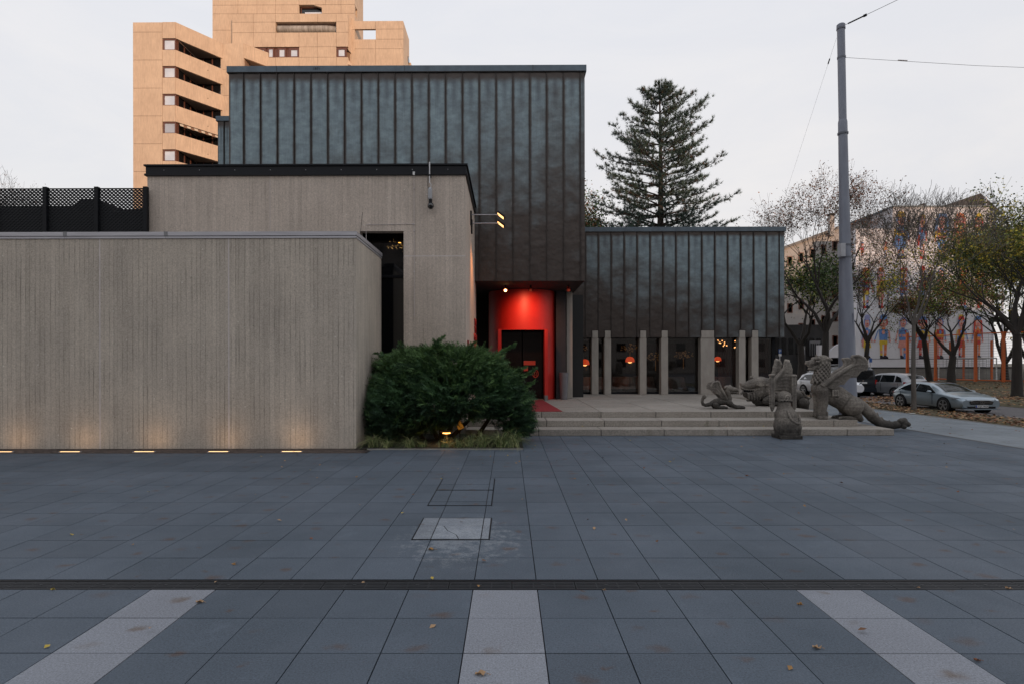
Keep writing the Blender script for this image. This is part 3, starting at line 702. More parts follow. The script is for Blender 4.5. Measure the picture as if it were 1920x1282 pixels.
# floodlights on arms from the side wall
for i, (py, yl) in enumerate(((403, 18.9), (419, 19.25))):
    zz = Z(py, yl); t = thing('floodlight', ('upper' if i == 0 else 'lower') + ' floodlight on a steel arm reaching out from the side wall', 'light', (XM1, yl, zz), 'floodlights on arms beside the metal hall')
    MB().box(XM1, XM1 + .05, yl - .06, yl + .06, zz - .34, zz + .12).build('wall_plate', M_dark, t)
    xe = X(937, yl)
    MB().tube([(XM1 + .05, yl, zz), (xe, yl, zz)], .018, 8).build('arm', M_steel, t)
    m = Matrix.Rotation(R(38), 3, 'Y')
    h = MB().box(-.15, .13, -.15, .15, -.02, .035); h.v = [tuple(m @ Vector(v) + Vector((xe + .06, yl, zz - .03))) for v in h.v]; h.build('lamp_head', M_dark, t)
    h = MB().box(-.13, .11, -.13, .13, -.032, -.021); h.v = [tuple(m @ Vector(v) + Vector((xe + .06, yl, zz - .03))) for v in h.v]; h.build('lamp_lens', glow('flood_glow', (1, .52, .20), 2.0), t)
    a = bpy.data.lights.new('flood', 'SPOT'); a.energy = 120; a.color = (1, .36, .10); a.spot_size = R(62); a.spot_blend = .9; a.shadow_soft_size = .1
    ao = bpy.data.objects.new('flood', a); C.objects.link(ao); ao.parent = t; ao.location = (xe - XM1 - .05, .0, -.16)
    ao.rotation_euler = (-Vector((-.85, .75, -2.2))).to_track_quat('Z', 'Y').to_euler()
# red signs on the side wall
t = thing('letter_sign', 'red lettering on the side wall of the concrete volume beside the entrance', 'sign', (XM1 + .02, 21.1, 2.6))
for k, ch in enumerate(('TAN', 'TRIS', 'RESTAU', 'RANT')):
    text_mesh(ch, 'letter_row', mat('red_letters', (.42, .02, .02), .45), t, (XM1 + .03, 21.15, 3.50 - k * .27), (R(90), 0, R(90)), .34, .02)
t = thing('menu_sign', 'small red plaque with black menu box on the side wall above the hedge', 'sign', (XM1 + .02, 17.6, 2.3))
MB().box(XM1, XM1 + .03, 17.42, 17.85, Z(650, 17.6), Z(638, 17.6)).build('plaque', mat('red_plaque', (.28, .015, .02), .4), t)
MB().box(XM1, XM1 + .09, 17.45, 18.6, Z(664, 17.6), Z(651, 17.6)).build('menu_box', M_dark, t)

# ------------------------------------------------------------------ metal hall
YH = 21.3; XH0, XH1 = X(429, YH), X(1097, YH); ZH0, ZH1 = Z(527, YH), Z(136, YH)
M_cl1 = cladding('weathered_copper_hall', ZH0 + .3, ZH1 + .4, XH1, XH0, .55)
M_cl2 = cladding('weathered_copper_wing', 3.9, 9.6, 2.5, 13.2, .55)
M_rib = mat('dark_brown_seam', (.040, .031, .027), .6, .1)
def clad(parent, x0, x1, y, z0, z1, pitch, m, first=None, seed=1):
    r = random.Random(seed); xs = [x0]
    x = x0 + (first or pitch)
    while x < x1 - .12: xs.append(x); x += pitch
    xs.append(x1)
    for a, b in zip(xs[:-1], xs[1:]):
        mb = MB(); nx, nz = 4, 14; sd_ = r.uniform(0, 99)
        for j in range(nz + 1):
            for i in range(nx + 1):
                u = i / nx; e = 4 * u * (1 - u)
                yy = y - e * .020 * (.4 + mnoise.noise(Vector((sd_, j * .55, u)))) 
                mb.v.append((a + (b - a) * u, yy, z0 + (z1 - z0) * j / nz))
        for j in range(nz):
            for i in range(nx):
                q = j * (nx + 1) + i; mb.face(q, q + 1, q + nx + 2, q + nx + 1)
        o = mb.build('cladding_panel', m, parent, smooth=True)
        if a > x0:
            block('standing_seam', M_rib, parent, a - .010, a + .010, y - .048, y + .002, z0, z1)
hall = thing('metal_hall', 'tall windowless hall clad in weathered blue grey copper sheets with standing seams', 'building', ((XH0 + XH1) / 2, 30, 0))
clad(hall, XH0, XH1, YH, ZH0, ZH1, .6175, M_cl1, .54)
MB().box(XH0 + .02, XH1 - .02, YH + .02, 38, ZH0 + .02, ZH1 + .1).build('core', M_rib, hall)
MB().box(XH1 - .02, XH1, YH + .005, 38, ZH0, ZH1).build('side_cladding', M_rib, hall)
MB().box(XH0, XH1 - .025, YH + .003, 38, ZH0 - .0, ZH0 + .015).build('soffit', mat('black_soffit', (.012, .011, .011), .8), hall)
MB().box(XH0 - .06, XH1 + .06, YH - .06, 38.1, ZH1, Z(124, YH)).build('roof_coping', M_lead, hall)
MB().box(XH0 - .04, XH1 + .04, YH - .065, YH - .055, ZH1, ZH1 + .02).build('drip_edge', M_rib, hall)
for px in (520, 760, 1000): MB().box(X(px, YH) - .006, X(px, YH) + .006, YH - .066, YH - .058, ZH1 + .01, Z(124, YH)).build('coping_seam', M_rib, hall)
text_mesh('1971', 'year_plate', M_dark, hall, (X(595, YH), YH - .062, Z(130, YH)), (R(90), 0, 0), .13, .003)
# lower step at left
YL = 23.0; a0, a1 = X(405, YL), X(432, YL)
clad(hall, a0 + .06, a1, YL, 5, Z(226, YL), .62, M_cl1, .25, 4)
MB().box(a0 + .08, a1 + .5, YL + .02, 36, 5, Z(226, YL)).build('step_core', M_rib, hall)
MB().box(a0, a1, YL - .05, 36, Z(226, YL), Z(217, YL)).build('roof_coping', M_lead, hall)
# ground floor under the soffit
YE = 25.7
MB().box(XM1 - .2, XH1 + .5, YE, YE + .2, .5, ZH0 - .002).build('entrance_back_wall', mat('black_panels', (.012, .012, .013), .6), hall)
MB().box(X(1043, 24.3), X(1061, 24.3), 24.3, YE - .01, .545, ZH0 - .002).build('slate_pier', mat('slate_pier', (.035, .036, .042), .6, bump=.2), hall)
cx0, cx1 = X(1062.5, 24.6), X(1073.5, 24.6)
pc = thing('entrance_column', 'slim pale concrete column carrying the corner of the hall beside the entrance', 'column', ((cx0 + cx1) / 2, 24.7, .54))
bevel(MB().box(cx0, cx1, 24.6, 24.9, .545, ZH0 - .003).build('shaft', M_pillar, pc), .012)
# soffit lights
for i, (px, py) in enumerate(((948, 540), (995, 538), (1066, 540))):
    D = (ZH0 - .02 - H) * F / (VY - py + 6) ; D = 22.6
    t = thing('soffit_spotlight', ['lit amber spotlight under the hall soffit at the left of the entrance', 'unlit red spotlight under the soffit above the doorway', 'red spotlight under the soffit near the slim column'][i], 'light', (X(px, D), D, ZH0 - .01), 'spotlights under the hall soffit')
    MB().tube([(X(px, D), D, ZH0), (X(px, D), D, ZH0 - .08)], .03, 8).build('stem', M_dark, t)
    MB().tube([(X(px, D), D + .06, ZH0 - .08), (X(px, D), D - .05, ZH0 - .19)], [.07, .09], 14).build('shade', mat('red_lamp_body', (.32, .03, .02), .4), t)
    MB().ell((X(px, D), D - .055, ZH0 - .19), .055, None, 10, 6).build('bulb', glow('spot_glow', (1, .55, .2), 9) if i == 0 else mat('dim_red_bulb', (.3, .03, .02), .4, emit=(.8, .1, .04), estr=.12), t)
# ------------------------------------------------------------------ red entrance drum
dx, dy, drad = .57, 24.95, 1.43
ent = thing('entrance_drum', 'rounded bright red entrance with black doorway under the metal hall', 'entrance', (dx, dy, .54))
ow = .87; zo = 3.38; b = MB(); n = 96
def ring(a0, a1, z0, z1, r=drad):
    k = max(2, int((a1 - a0) / (2 * math.pi) * n)); o = len(b.v)
    for i in range(k + 1):
        a = a0 + (a1 - a0) * i / k; b.v.extend([(dx + r * math.cos(a), dy + r * math.sin(a), z0), (dx + r * math.cos(a), dy + r * math.sin(a), z1)])
    for i in range(k): q = o + 2 * i; b.face(q, q + 2, q + 3, q + 1)
ah = math.asin(ow / drad)
ring(-math.pi / 2 - ah, -math.pi / 2 + ah, zo, ZH0 - .01)
ring(-math.pi / 2 + ah, math.pi * .15, .545, ZH0 - .01); ring(math.pi * .85, math.pi * 1.5 - ah, .545, ZH0 - .01)
b.build('drum_wall', M_red, ent, smooth=True)
yj_ = dy - math.sqrt(drad ** 2 - ow ** 2)
for s in (-1, 1):
    xa, xb = sorted((dx + s * (ow - .0), dx + s * (ow + .13)))
    MB().box(xa, xb, 23.35, yj_ + .35, .75 if s > 0 else .545, zo + .02).build('jamb', M_red, ent)
    if s > 0: MB().box(xa + .001, xb + .003, 23.348, yj_ + .35, .545, .75).build('jamb_foot', mat('grey_plinth', (.2, .2, .2), .7), ent)
MB().box(dx - ow - .13, dx + ow + .13, 23.5, 23.72, zo, zo + .02).build('header_edge', M_red, ent)
MB().box(dx - ow, dx + ow, 25.0, 25.05, .545, zo + .3).build('back_of_lobby', M_darker, ent)
MB().box(dx - ow, dx + ow, 24.0, 25.0, zo + .03, zo + .06).build('lobby_ceiling', M_darker, ent)
for s in (-1, 1): MB().box(dx + s * ow - .01, dx + s * ow + .01, 24.1, 25.0, .545, zo).build('lobby_side', M_darker, ent)
for s in (0, 1):
    d = MB().box(dx - ow + .02 + s * ow, dx - .02 + s * ow, 24.45, 24.48, .56, zo - .03).build('door_leaf', mat('black_door_glass', (.010, .008, .008), .15, spec=.4), ent)
    MB().box(dx - .06 + s * .09, dx - .04 + s * .09, 24.40, 24.43, 1.3, 1.9).build('door_handle', M_dark, d)
ms = mat('red_film', (.30, .03, .02), .6, emit=(.55, .06, .03), estr=.10)
q = MB().box(X(982, 24.4), X(1004, 24.4), 24.435, 24.445, Z(684, 24.4), Z(676, 24.4)).build('door_sticker', ms, ent)
q = MB().box(X(982, 24.4), X(990, 24.4), 24.435, 24.445, Z(695, 24.4), Z(687, 24.4)).build('door_sticker', ms, ent)
rb = MB(); cxx, czz = X(1004, 24.4), Z(700, 24.4)
for k in range(20):
    a = 2 * math.pi * k / 20; a2 = 2 * math.pi * (k + 1) / 20
    rb.quad((cxx + .13 * math.cos(a), 24.43, czz + .17 * math.sin(a)), (cxx + .13 * math.cos(a2), 24.43, czz + .17 * math.sin(a2)), (cxx + .105 * math.cos(a2), 24.43, czz + .145 * math.sin(a2)), (cxx + .105 * math.cos(a), 24.43, czz + .145 * math.sin(a)))
for s in (-1, 1): rb.tube([(cxx, 24.43, czz + .1), (cxx + s * .055, 24.43, czz + .02), (cxx + s * .02, 24.43, czz - .05), (cxx + s * .06, 24.43, czz - .12)], .012, 5)
rb.build('door_emblem', ms, ent)
a = bpy.data.lights.new('downlight', 'SPOT'); a.energy = 150; a.color = (1, .40, .20); a.spot_size = R(96); a.spot_blend = 1.0; a.shadow_soft_size = .06
ao = bpy.data.objects.new('downlight', a); C.objects.link(ao); ao.parent = ent; ao.location = (X(992, 22.3) - dx, 22.1 - dy, ZH0 - .35 - .54)
ao.rotation_euler = (-Vector((.0, .80, -.52))).to_track_quat('Z', 'Y').to_euler()
tag(MB().tube([(0, 0, 0), (0, 0, .01)], .01, 4).build('x', M_dark), None)  if False else None
# planter bin
bx = X(1057, 24.0)
t = thing('ash_bin', 'tall tapered grey bin beside the slim entrance column', 'bin', (bx, 24.0, .54))
MB().lathe([(.135, .545), (.14, .57), (.19, Z(700, 24)), (.195, Z(698, 24)), (.18, Z(698, 24)), (.17, Z(698, 24) - .08)], bx, 24.0, 24).build('body', mat('grey_bin', (.20, .20, .22), .45, .4), t, smooth=False)
MB().lathe([(.165, Z(698, 24) - .05), (.165, Z(698, 24) - .04)], bx, 24.0, 24).build('sand_tray', M_darker, t)

# ------------------------------------------------------------------ patio and steps
st = thing('stone_steps', 'three broad washed concrete steps up to the restaurant terrace', 'steps', (4, 17, 0))
X0s = XM1 + .02
Y3, Y2, Y1 = 16.36, 17.1, 18.0; xe3, xe2, xe1 = 10.82, 10.24, 9.64
def tread(y0, y1, z0, z1, xe, joints, side_y):
    js_ = [X0s] + joints + [xe]
    for a, b_ in zip(js_[:-1], js_[1:]):
        o = MB().box(a + .009, b_ - .009, y0, y1, z0 + .003, z1).build('step_block', M_stair, st); bevel(o, .008)
    MB().box(X0s + .01, xe - .03, y0 + .02, y1, z0 - .02, z1 - .012).build('step_bed', M_joint, st)
tread(Y3, Y2 + .25, 0, .18, xe3, [X(p, Y3) for p in (1010, 1127, 1245, 1363, 1587)], 0)
tread(Y2, Y1 + .25, .18, .36, xe2, [X(p, Y2) for p in (1025, 1133, 1240, 1347.5, 1562)], 0)
for y0, z1, xa, xb in ((Y2 + .26, .18, xe2 - .3, xe3), (Y1 + .26, .36, xe1 - .3, xe2)):
    y = y0
    while y < 30:
        o = MB().box(xa, xb, y, y + 1.66, .003, z1).build('step_block', M_stair, st); y += 1.675
# terrace slabs
ter = struct(MB().box(X0s, xe1 - .01, Y1 + .02, 29, -.02, .527).build('terrace', M_joint))
jx = [X0s] + [X(p, Y1) for p in (1015, 1126.8, 1229.5, 1332.5, 1435.8)] + [xe1]
ys = [Y1, Y1 + .0]
ys = [Y1, 19.9, 21.8, 23.7, 25.6, 27.5, 29.4]
for i in range(len(jx) - 1):
    for j in range(len(ys) - 1):
        o = MB().box(jx[i] + .009, jx[i + 1] - .009, ys[j] + .006, ys[j + 1] - .006, .36, .54 + rng.uniform(-.001, .001)).build('terrace_slab', M_stair, ter)
        if j == 0: bevel(o, .008)
MB().box(xe1 + .001, 13.4, 25.5, 29.4, -.02, .537).build('terrace_end', M_stair, ter)
# carpet
ca = MB(); fx0, fx1 = X(975, Y1), X(1055, Y1)
ca.v = [(dx - .80, 23.6, .552), (dx + .80, 23.6, .552), (fx1, Y1 + .03, .552), (fx0, Y1 + .03, .552)]; ca.face(3, 2, 1, 0)
o = MB().prism([(dx - .80, 23.6, .543), (fx0, Y1 + .03, .543), (fx1, Y1 + .03, .543), (dx + .80, 23.6, .543)], (0, 0, .012)).build('red_carpet', M_carpet)
tag(o, 'red carpet runner from the terrace edge to the doorway', 'carpet')

# ------------------------------------------------------------------ wing with pillars
YW = 27.8; XW1 = X(1470, YW); ZW0, ZW1 = Z(633, YW), Z(436, YW); XW0 = 2.35
wing = thing('copper_wing', 'lower long wing clad in dark brown copper sheets above a glazed dining room', 'building', (8, 32, 0))
clad(wing, XW0, XW1, YW, ZW0, ZW1, .6165, M_cl2, X(1122 - 24.2, YW) - XW0, 9)
MB().box(XW0, XW1 - .02, YW + .02, 40, ZW0 + .03, ZW1 + .05).build('core', M_rib, wing)
MB().box(XW0, XW1 - .02, YW + .004, 40, ZW0, ZW0 + .028).build('soffit', MATS['black_soffit'], wing)
MB().box(XW0, XW1 + .05, YW - .05, 40, ZW1, Z(427, YW)).build('roof_coping', M_lead, wing)
MB().box(XW0, XW1 + .02, YW - .055, YW - .045, ZW1, ZW1 + .02).build('drip_edge', M_rib, wing)
pl = [(1109.3, 1121.8), (1133, 1145.5), (1199, 1211.7), (1239, 1252), (1313, 1338.7), (1384.3, 1396.7), (1408, 1420.8)]
pn = ['first slim pillar from the left, closest to the slim entrance column', 'second slim pillar, close right of the first', 'third slim pillar, left of the middle pair', 'fourth slim pillar, just right of the middle window', 'only broad pillar, twice as wide as the rest', 'slim pillar just left of the last one, right of the broad pillar', 'last slim pillar at the right end by the copper curtain']
for (a, b_), nm in zip(pl, pn):
    x0, x1 = X(a, YW), X(b_, YW)
    t = thing('window_pillar', 'pale concrete pillar under the copper wing, ' + nm, 'pillar', ((x0 + x1) / 2, YW + .15, .54), 'pale pillars in front of the dining room glazing')
    bevel(MB().box(x0, x1, YW - .035, YW + .38, .541, ZW0 - .03).build('shaft', M_pillar, t), .012)
    bevel(MB().box(x0 + .025, x1 - .025, YW - .06, YW + .3, ZW0 - .031, Z(620.5, YW)).build('pillar_head', M_pillar, t), .01)
    MB().box(x0 + .0, x1 - .0, YW - .045, YW + .3, Z(620.5, YW) + .002, Z(620.5, YW) + .03).build('head_flashing', M_rib, wing)
# glazing
YG = YW + .42
edges = [X(1073, YG)] + [v for a, b_ in pl for v in (X(a, YG), X(b_, YG))] + [X(1446, YG)]
for i in range(0, len(edges), 2):
    a, b_ = edges[i] - .1, edges[i + 1] + .1
    MB().box(a, b_, YG, YG + .012, .64, ZW0).build('window_pane', M_glass, wing)
    MB().box(a, b_, YG - .03, YG + .05, .541, .64).build('window_sill', M_dark, wing)
MB().box(X(1446, YG), X(1452, YG), YG - .05, YG + .1, .541, ZW0).build('corner_frame', M_dark, wing)
# room shell
MB().box(2.4, 12.75, 34.0, 34.1, .5, 3.3).build('dining_back_wall', mat('dark_wallpaper', (.02, .014, .012), .8), wing)
MB().box(2.4, 12.75, YG + .05, 34, .50, .541).build('dining_floor', mat('dark_carpet', (.03, .015, .012), .9), wing)
MB().box(2.4, 12.75, YG + .05, 34, ZW0 - .06, ZW0 - .002).build('dining_ceiling', M_darker, wing)
MB().box(12.7, 12.76, YG + .05, 34, .5, 3.3).box(2.38, 2.44, YG + .05, 34, .5, 3.3).build('dining_side_wall', M_darker, wing)
M_cur = mat('copper_curtain', (.13, .026, .014), .75, 0, (.07, .016, .01), 3, stretch=(6, 6, .3))
def curtain(label, px0, px1, yc, m=M_cur):
    x0, x1 = X(px0, yc), X(px1, yc); b = MB(); k = 40
    for i in range(k + 1):
        x = x0 + (x1 - x0) * i / k; y = yc + .05 * math.sin(i * 1.7) + .02 * math.sin(i * .9)
        b.v += [(x, y, .56), (x, y, 3.18)]
    for i in range(k): b.face(2 * i, 2 * i + 2, 2 * i + 3, 2 * i + 1)
    tag(b.build('curtain', m, smooth=True), label, 'curtain')
curtain('pleated copper red curtain behind the last window by the wing corner', 1420, 1446, YG + .25)
curtain('dim red brown curtain at the back behind the string of bulbs', 1345, 1385, 31.5, mat('dim_curtain', (.14, .03, .018), .8))
# pendant lamps
LS = glow('orange_lamp_shade', (1, .09, .02), .62)
for i, (px, py, rr, D) in enumerate(((1081, 675, 7.6, 30), (1096.5, 680, 8.5, 29.3), (1181, 675, 8.2, 30), (1345, 674, 6.5, 30.3))):
    nm = ['left of the two behind the first window', 'lower one at the right of the first window', 'behind the second window', 'behind the window with the string of bulbs'][i]
    x, z, r_m = X(px, D), Z(py, D), rr * D / F
    t = thing('dining_lamp', 'orange dome lamp in the dining room, ' + nm, 'lamp', (x, D, z), 'orange dome lamps over the tables')
    MB().lathe([(r_m, z - r_m * .45), (r_m * 1.02, z - .1 * r_m), (r_m * .85, z + r_m * .45), (r_m * .5, z + r_m * .72), (r_m * .1, z + r_m * .8)], x, D, 20).build('lamp_shade', LS, t, smooth=True)
    MB().tube([(x, D, z - r_m * .4), (x, D, .8 if i != 1 else 1.3)], .015, 6).build('stem', M_dark, t)
    MB().ell((x, D, z - r_m * .45), (r_m * .5, r_m * .5, r_m * .25)).build('bulb', glow('lamp_bulb', (1, .45, .15), 3), t)
    a = bpy.data.lights.new('lamp_light', 'POINT'); a.energy = 2.2; a.color = (1, .3, .1); a.shadow_soft_size = .15
    ao = bpy.data.objects.new('lamp_light', a); C.objects.link(ao); ao.parent = t; ao.location = (0, 0, -r_m * 1.2)
# tables with cloths
for i, (px, D) in enumerate(((1262, 30.6), (1110, 31), (1168, 31.5), (1350, 31.4), (1205, 32))):
    x = X(px, D); nm = ['pale cloth hanging in folds beside the middle window', 'between the first two pillars', 'behind the second window', 'below the string of bulbs', 'between the middle pair of pillars'][i]
    t = thing('dining_table', 'round dining table with pale cloth, ' + nm, 'table', (x, D, .54), 'tables in the dining room')
    b = MB(); k = 36; o = 0
    for zz, rr, wv in ((1.30, .52, 0), (1.29, .55, .0), (.95, .60, .03), (.66, .64, .06)):
        for q in range(k):
            a_ = 2 * math.pi * q / k; rr2 = rr + wv * math.sin(a_ * 9 + i); b.v.append((x + rr2 * math.cos(a_), D + rr2 * math.sin(a_), zz))
    for r0 in range(3):
        for q in range(k): b.face(r0 * k + q, r0 * k + k + q, r0 * k + k + (q + 1) % k, r0 * k + (q + 1) % k)
    b.face(*range(k))
    b.build('tablecloth', mat('linen', (.34, .28, .25), .9), t, smooth=True)
    MB().tube([(x, D, .545), (x, D, 1.28)], .05, 8).build('pedestal', M_dark, t)
# ornaments
for i, (px, py) in enumerate(((1085, 656), (1181, 656), (1229, 672), (1281, 668))):
    D = 33.2; b = MB(); r_ = random.Random(i); x, z = X(px, D), Z(py, D)
    b.tube([(x, D, z - .7), (x, D, z - .1)], .02, 5)
    for k in range(46):
        a_ = r_.uniform(-1.3, 1.3); l_ = r_.uniform(.15, .62)
        p = (x + l_ * math.sin(a_), D + r_.uniform(-.1, .1), z - .15 + l_ * math.cos(a_) * .8)
        b.ell(p, (.035, .02, .028), None, 5, 4)
    tag(b.build('gilt_wall_ornament', mat('gilt_glow', (.5, .28, .08), .35, .8, emit=(.9, .35, .08), estr=.06)), ['gilded leaf ornament glinting behind the first window', 'gilded leaf ornament above the lamp in the second window', 'faint gilded ornament between the middle pair of pillars', 'largest gilded leaf ornament left of the broad pillar'][i], 'ornament', 'gilded ornaments in the dining room')  # gilding given a faint glow of its own in place of lamplight
b = MB(); r_ = random.Random(8)
for k in range(17):
    px, py = r_.uniform(1338, 1381), r_.uniform(636, 654); b.ell((X(px, 29.6), 29.6 + r_.uniform(-.3, .3), Z(py, 29.6)), .032, None, 8, 6)
o = b.build('bulb', glow('chain_bulb', (1, .42, .14), 3))
bt = thing('bulb_chandelier', 'cluster of small warm glowing bulbs near the ceiling right of the broad pillar', 'chandelier', (X(1360, 29.6), 29.6, 3.1))
bpy.data.objects.remove(o)
bm_ = MB().ell((0, 0, 0), .034, None, 8, 6); bme = bpy.data.meshes.new('bulb'); bme.from_pydata(bm_.v, [], bm_.f); bme.materials.append(MATS['chain_bulb'])
for k in range(17):
    px, py = r_.uniform(1338, 1381), r_.uniform(636, 654)
    o = bpy.data.objects.new('bulb', bme); C.objects.link(o); o.parent = bt; o.location = (X(px, 29.6) - bt.location.x, r_.uniform(-.3, .3), Z(py, 29.6) - 3.1)
MB().box(X(1338, 29.6), X(1382, 29.6), 29.4, 29.8, 3.17, 3.19).build('ceiling_plate', M_dark, bt)

# ------------------------------------------------------------------ apartment tower
DT = 61.0; G_T = .03
tw = thing('apartment_tower', 'tall ochre concrete apartment tower lit by low sun behind the metal hall', 'building', (-25, 66, 0))
def panels(xs, zs, y, holes=(), th=.3, m=None, par=None):
    """wall of separate concrete panels; holes are (x0,x1,z0,z1)"""
    m = m or M_tower; par = par or tw
    for i in range(len(xs) - 1):
        for j in range(len(zs) - 1):
            x0, x1, z0, z1 = xs[i], xs[i + 1], zs[j], zs[j + 1]
            cxm, czm = (x0 + x1) / 2, (z0 + z1) / 2
            if any(h[0] < cxm < h[1] and h[2] < czm < h[3] for h in holes): continue
            block('wall_panel', m, par, x0 + G_T / 2, x1 - G_T / 2, y, y + th, z0 + G_T / 2, z1 - G_T / 2)
M_core = mat('tower_core', (.30, .19, .13), .9)
M_room = mat('room_dark', (.05, .045, .045), .9)
M_pane_b = mat('sky_reflection_pale', (.68, .72, .80), .25, 0, (.5, .56, .66), .6, spec=.9)  # sky reflected in the glass put in as pale pane colour
def tw_window(x0, x1, z0, z1, y, par=tw, pane=None, inner=.14):
    f = MB()
    t_ = min(inner, (x1 - x0) * .2)
    f.box(x0, x1, y, y + .12, z1 - t_, z1).box(x0, x1, y, y + .12, z0, z0 + t_ * .6).box(x0, x0 + t_, y, y + .12, z0 + t_ * .6, z1 - t_).box(x1 - t_, x1, y, y + .12, z0 + t_ * .6, z1 - t_)
    w_ = f.build('window', M_wood, par)
    MB().box(x0 + t_, x1 - t_, y + .06, y + .09, z0 + t_ * .6, z1 - t_).build('pane', pane or M_pane_b, w_)
    return w_
ztop = Z(39.5, DT); pit = 52.2 * DT / F
xw0, xw1, xw2 = X(248, DT), X(303.5, DT), X(329, DT)
zs = [0] + sorted([Z(y_, DT) for y_ in (58, 110.5, 163.3, 215.6, 268, 320, 372, 424, 476, 528, 580)]) + [ztop]
panels([xw0, xw1], zs, DT)
MB().box(xw0 + .02, xw1 - .02, DT + .3, DT + 9, 0, ztop - .02).build('core', M_core, tw)
xP, yP = xw2 + .02, Z(0, 0) * 0 + 64.9
yB_ = 65.1; xB_ = X(418, yB_)
for k in range(-1, 11):
    zt_ = Z(70 + 52.2 * k, DT); zb_ = Z(91.8 + 52.2 * k, DT)
    zlow = Z(70 + 52.2 * (k + 1), DT)
    if k == -1: zsb = ztop - (0)
    # spandrel below the opening of this floor (or the roof band)
    s0, s1 = (zlow, ztop) if k == -1 else (zlow, zb_)
    block('spandrel_panel', M_tower, tw, xw1 + G_T, xw2 - G_T, DT - .02, DT + .3, s0 + .01, s1)
    # slanted balcony parapet from A to B
    A = (xw2, DT); B = (xB_, yB_); d = Vector((B[0] - A[0], B[1] - A[1], 0)).normalized(); nn = Vector((-d.y, d.x, 0)) * .22
    pz0 = s0
    MB().prism([(A[0], A[1], pz0), (B[0], B[1], pz0), (B[0] + nn.x, B[1] + nn.y, pz0), (A[0] + nn.x, A[1] + nn.y, pz0)], (0, 0, s1 - pz0)).build('balcony_parapet', M_tower, tw)
    # floor slab, underside seen from below
    MB().prism([(A[0] + .02, A[1] + .35, pz0 + .02), (B[0] - .25, B[1] - .01, pz0 + .02), (A[0] + .02, B[1] - .01, pz0 + .02)], (0, 0, .25)).build('balcony_slab', mat('soffit_concrete', (.26, .22, .19), .9), tw)
    if k >= 0:
        tw_window(xw1 + .05, xw2 - .02, zb_, zt_ - .02, DT + .05, pane=(M_pane_b if k != 3 else M_glass_sky))
        # glazing at the side and back of the loggia
        b = MB()
        b.box(xw2 - .1, xw2 - .02, DT + .4, yB_, zb_ - .9, zt_)
        w_ = b.build('balcony_glazing', M_glass_dark, tw)
        for q in range(4): MB().box(xw2 - .12, xw2 + .03, DT + .35 + q * 1.2, DT + .5 + q * 1.2, zb_ - .9, zt_).build('frame', M_wood, w_)
        w_ = MB().box(xw2, xB_ - .25, yB_ + .02, yB_ + .1, zb_ - .9, zt_ + .1).build('balcony_glazing', M_glass_dark, tw)
        for q in (.7, 1.7): MB().box(xw2 + q, xw2 + q + .12, yB_ - .03, yB_ + .015, zb_ - .9, zt_).build('frame', M_wood, w_)
MB().box(xw1, xB_ - .2, yB_ + .12, yB_ + 5, 0, ztop - .05).build('core', M_core, tw)
# awning of the fourth balcony
zaw = Z(70 + 52.2 * 3, DT)
b = MB()
for q in range(12):
    b.cur = q % 2; u0, u1 = q / 12, (q + 1) / 12
    p0 = Vector((xw2 + .25, DT + .25, zaw - .1)).lerp(Vector((xB_ - .1, yB_ - .15, zaw - .1)), u0); p1 = Vector((xw2 + .25, DT + .25, zaw - .1)).lerp(Vector((xB_ - .1, yB_ - .15, zaw - .1)), u1)
    b.quad(tuple(p0), tuple(p1), (p1.x + .12, p1.y - .12, p1.z - .28 - .05 * (q % 2)), (p0.x + .12, p0.y - .12, p0.z - .28 - .05 * (q % 2)))
b.build('awning', [mat('awning_cream', (.6, .5, .38), .8), mat('awning_brown', (.22, .12, .07), .8)], tw)
# flat wall 2
D2 = yB_; x21, x22 = X(413.5, D2), X(457, D2)
zs2 = [0] + [ztop - pit * k for k in (9, 8, 7, 6, 5, 4, 3, 2, 1)] + [ztop]
panels([x21, x22], zs2, D2 - .02)
MB().box(x21, x22, D2 + .3, D2 + 8, 0, ztop - .02).build('core', M_core, tw)
# second slanted balcony
yC = 67.7; xC = X(516.5, yC); A = (x22, D2); B = (xC, yC); d = Vector((B[0] - A[0], B[1] - A[1], 0)).normalized(); nn = Vector((-d.y, d.x, 0)) * .22
for k in range(0, 9):
    s1 = ztop - pit * k - (0 if k == 0 else .15); s0 = Z(107, D2) - pit * k
    MB().prism([(A[0], A[1], s0), (B[0], B[1], s0), (B[0] + nn.x, B[1] + nn.y, s0), (A[0] + nn.x, A[1] + nn.y, s0)], (0, 0, s1 - s0)).build('balcony_parapet', M_tower, tw)
    MB().prism([(A[0] + .02, A[1] + .3, s0 + .02), (B[0] - .25, B[1] - .01, s0 + .02), (A[0] + .02, B[1] - .01, s0 + .02)], (0, 0, .25)).build('balcony_slab', MATS['soffit_concrete'], tw)
# main shaft
DM = 68.0; xm0 = X(398, DM); xm1 = X(653, DM); xm2 = X(666, DM)
zz = lambda py: Z(py, DM)
hx = [xm0, X(446, DM), X(482, DM), X(517, DM), X(561, DM), X(611, DM), X(640, DM), xm2]
zl = [zz(130), zz(80), zz(55), zz(24.4), zz(8), zz(-18), zz(-50)]
panels(hx, zl, DM, [(X(561, DM), X(611, DM), zz(24.4), zz(8))])
MB().box(xm0 + .02, xm2 - .02, DM + 1.2, DM + 4, 0, zz(-50)).box(xm0 + .02, xm2 - .02, DM + .3, DM + 1.2, 0, zz(25)).box(xm0 + .02, xm2 - .02, DM + .3, DM + 1.2, zz(7.5), zz(-50)).build('core', M_tower, tw)
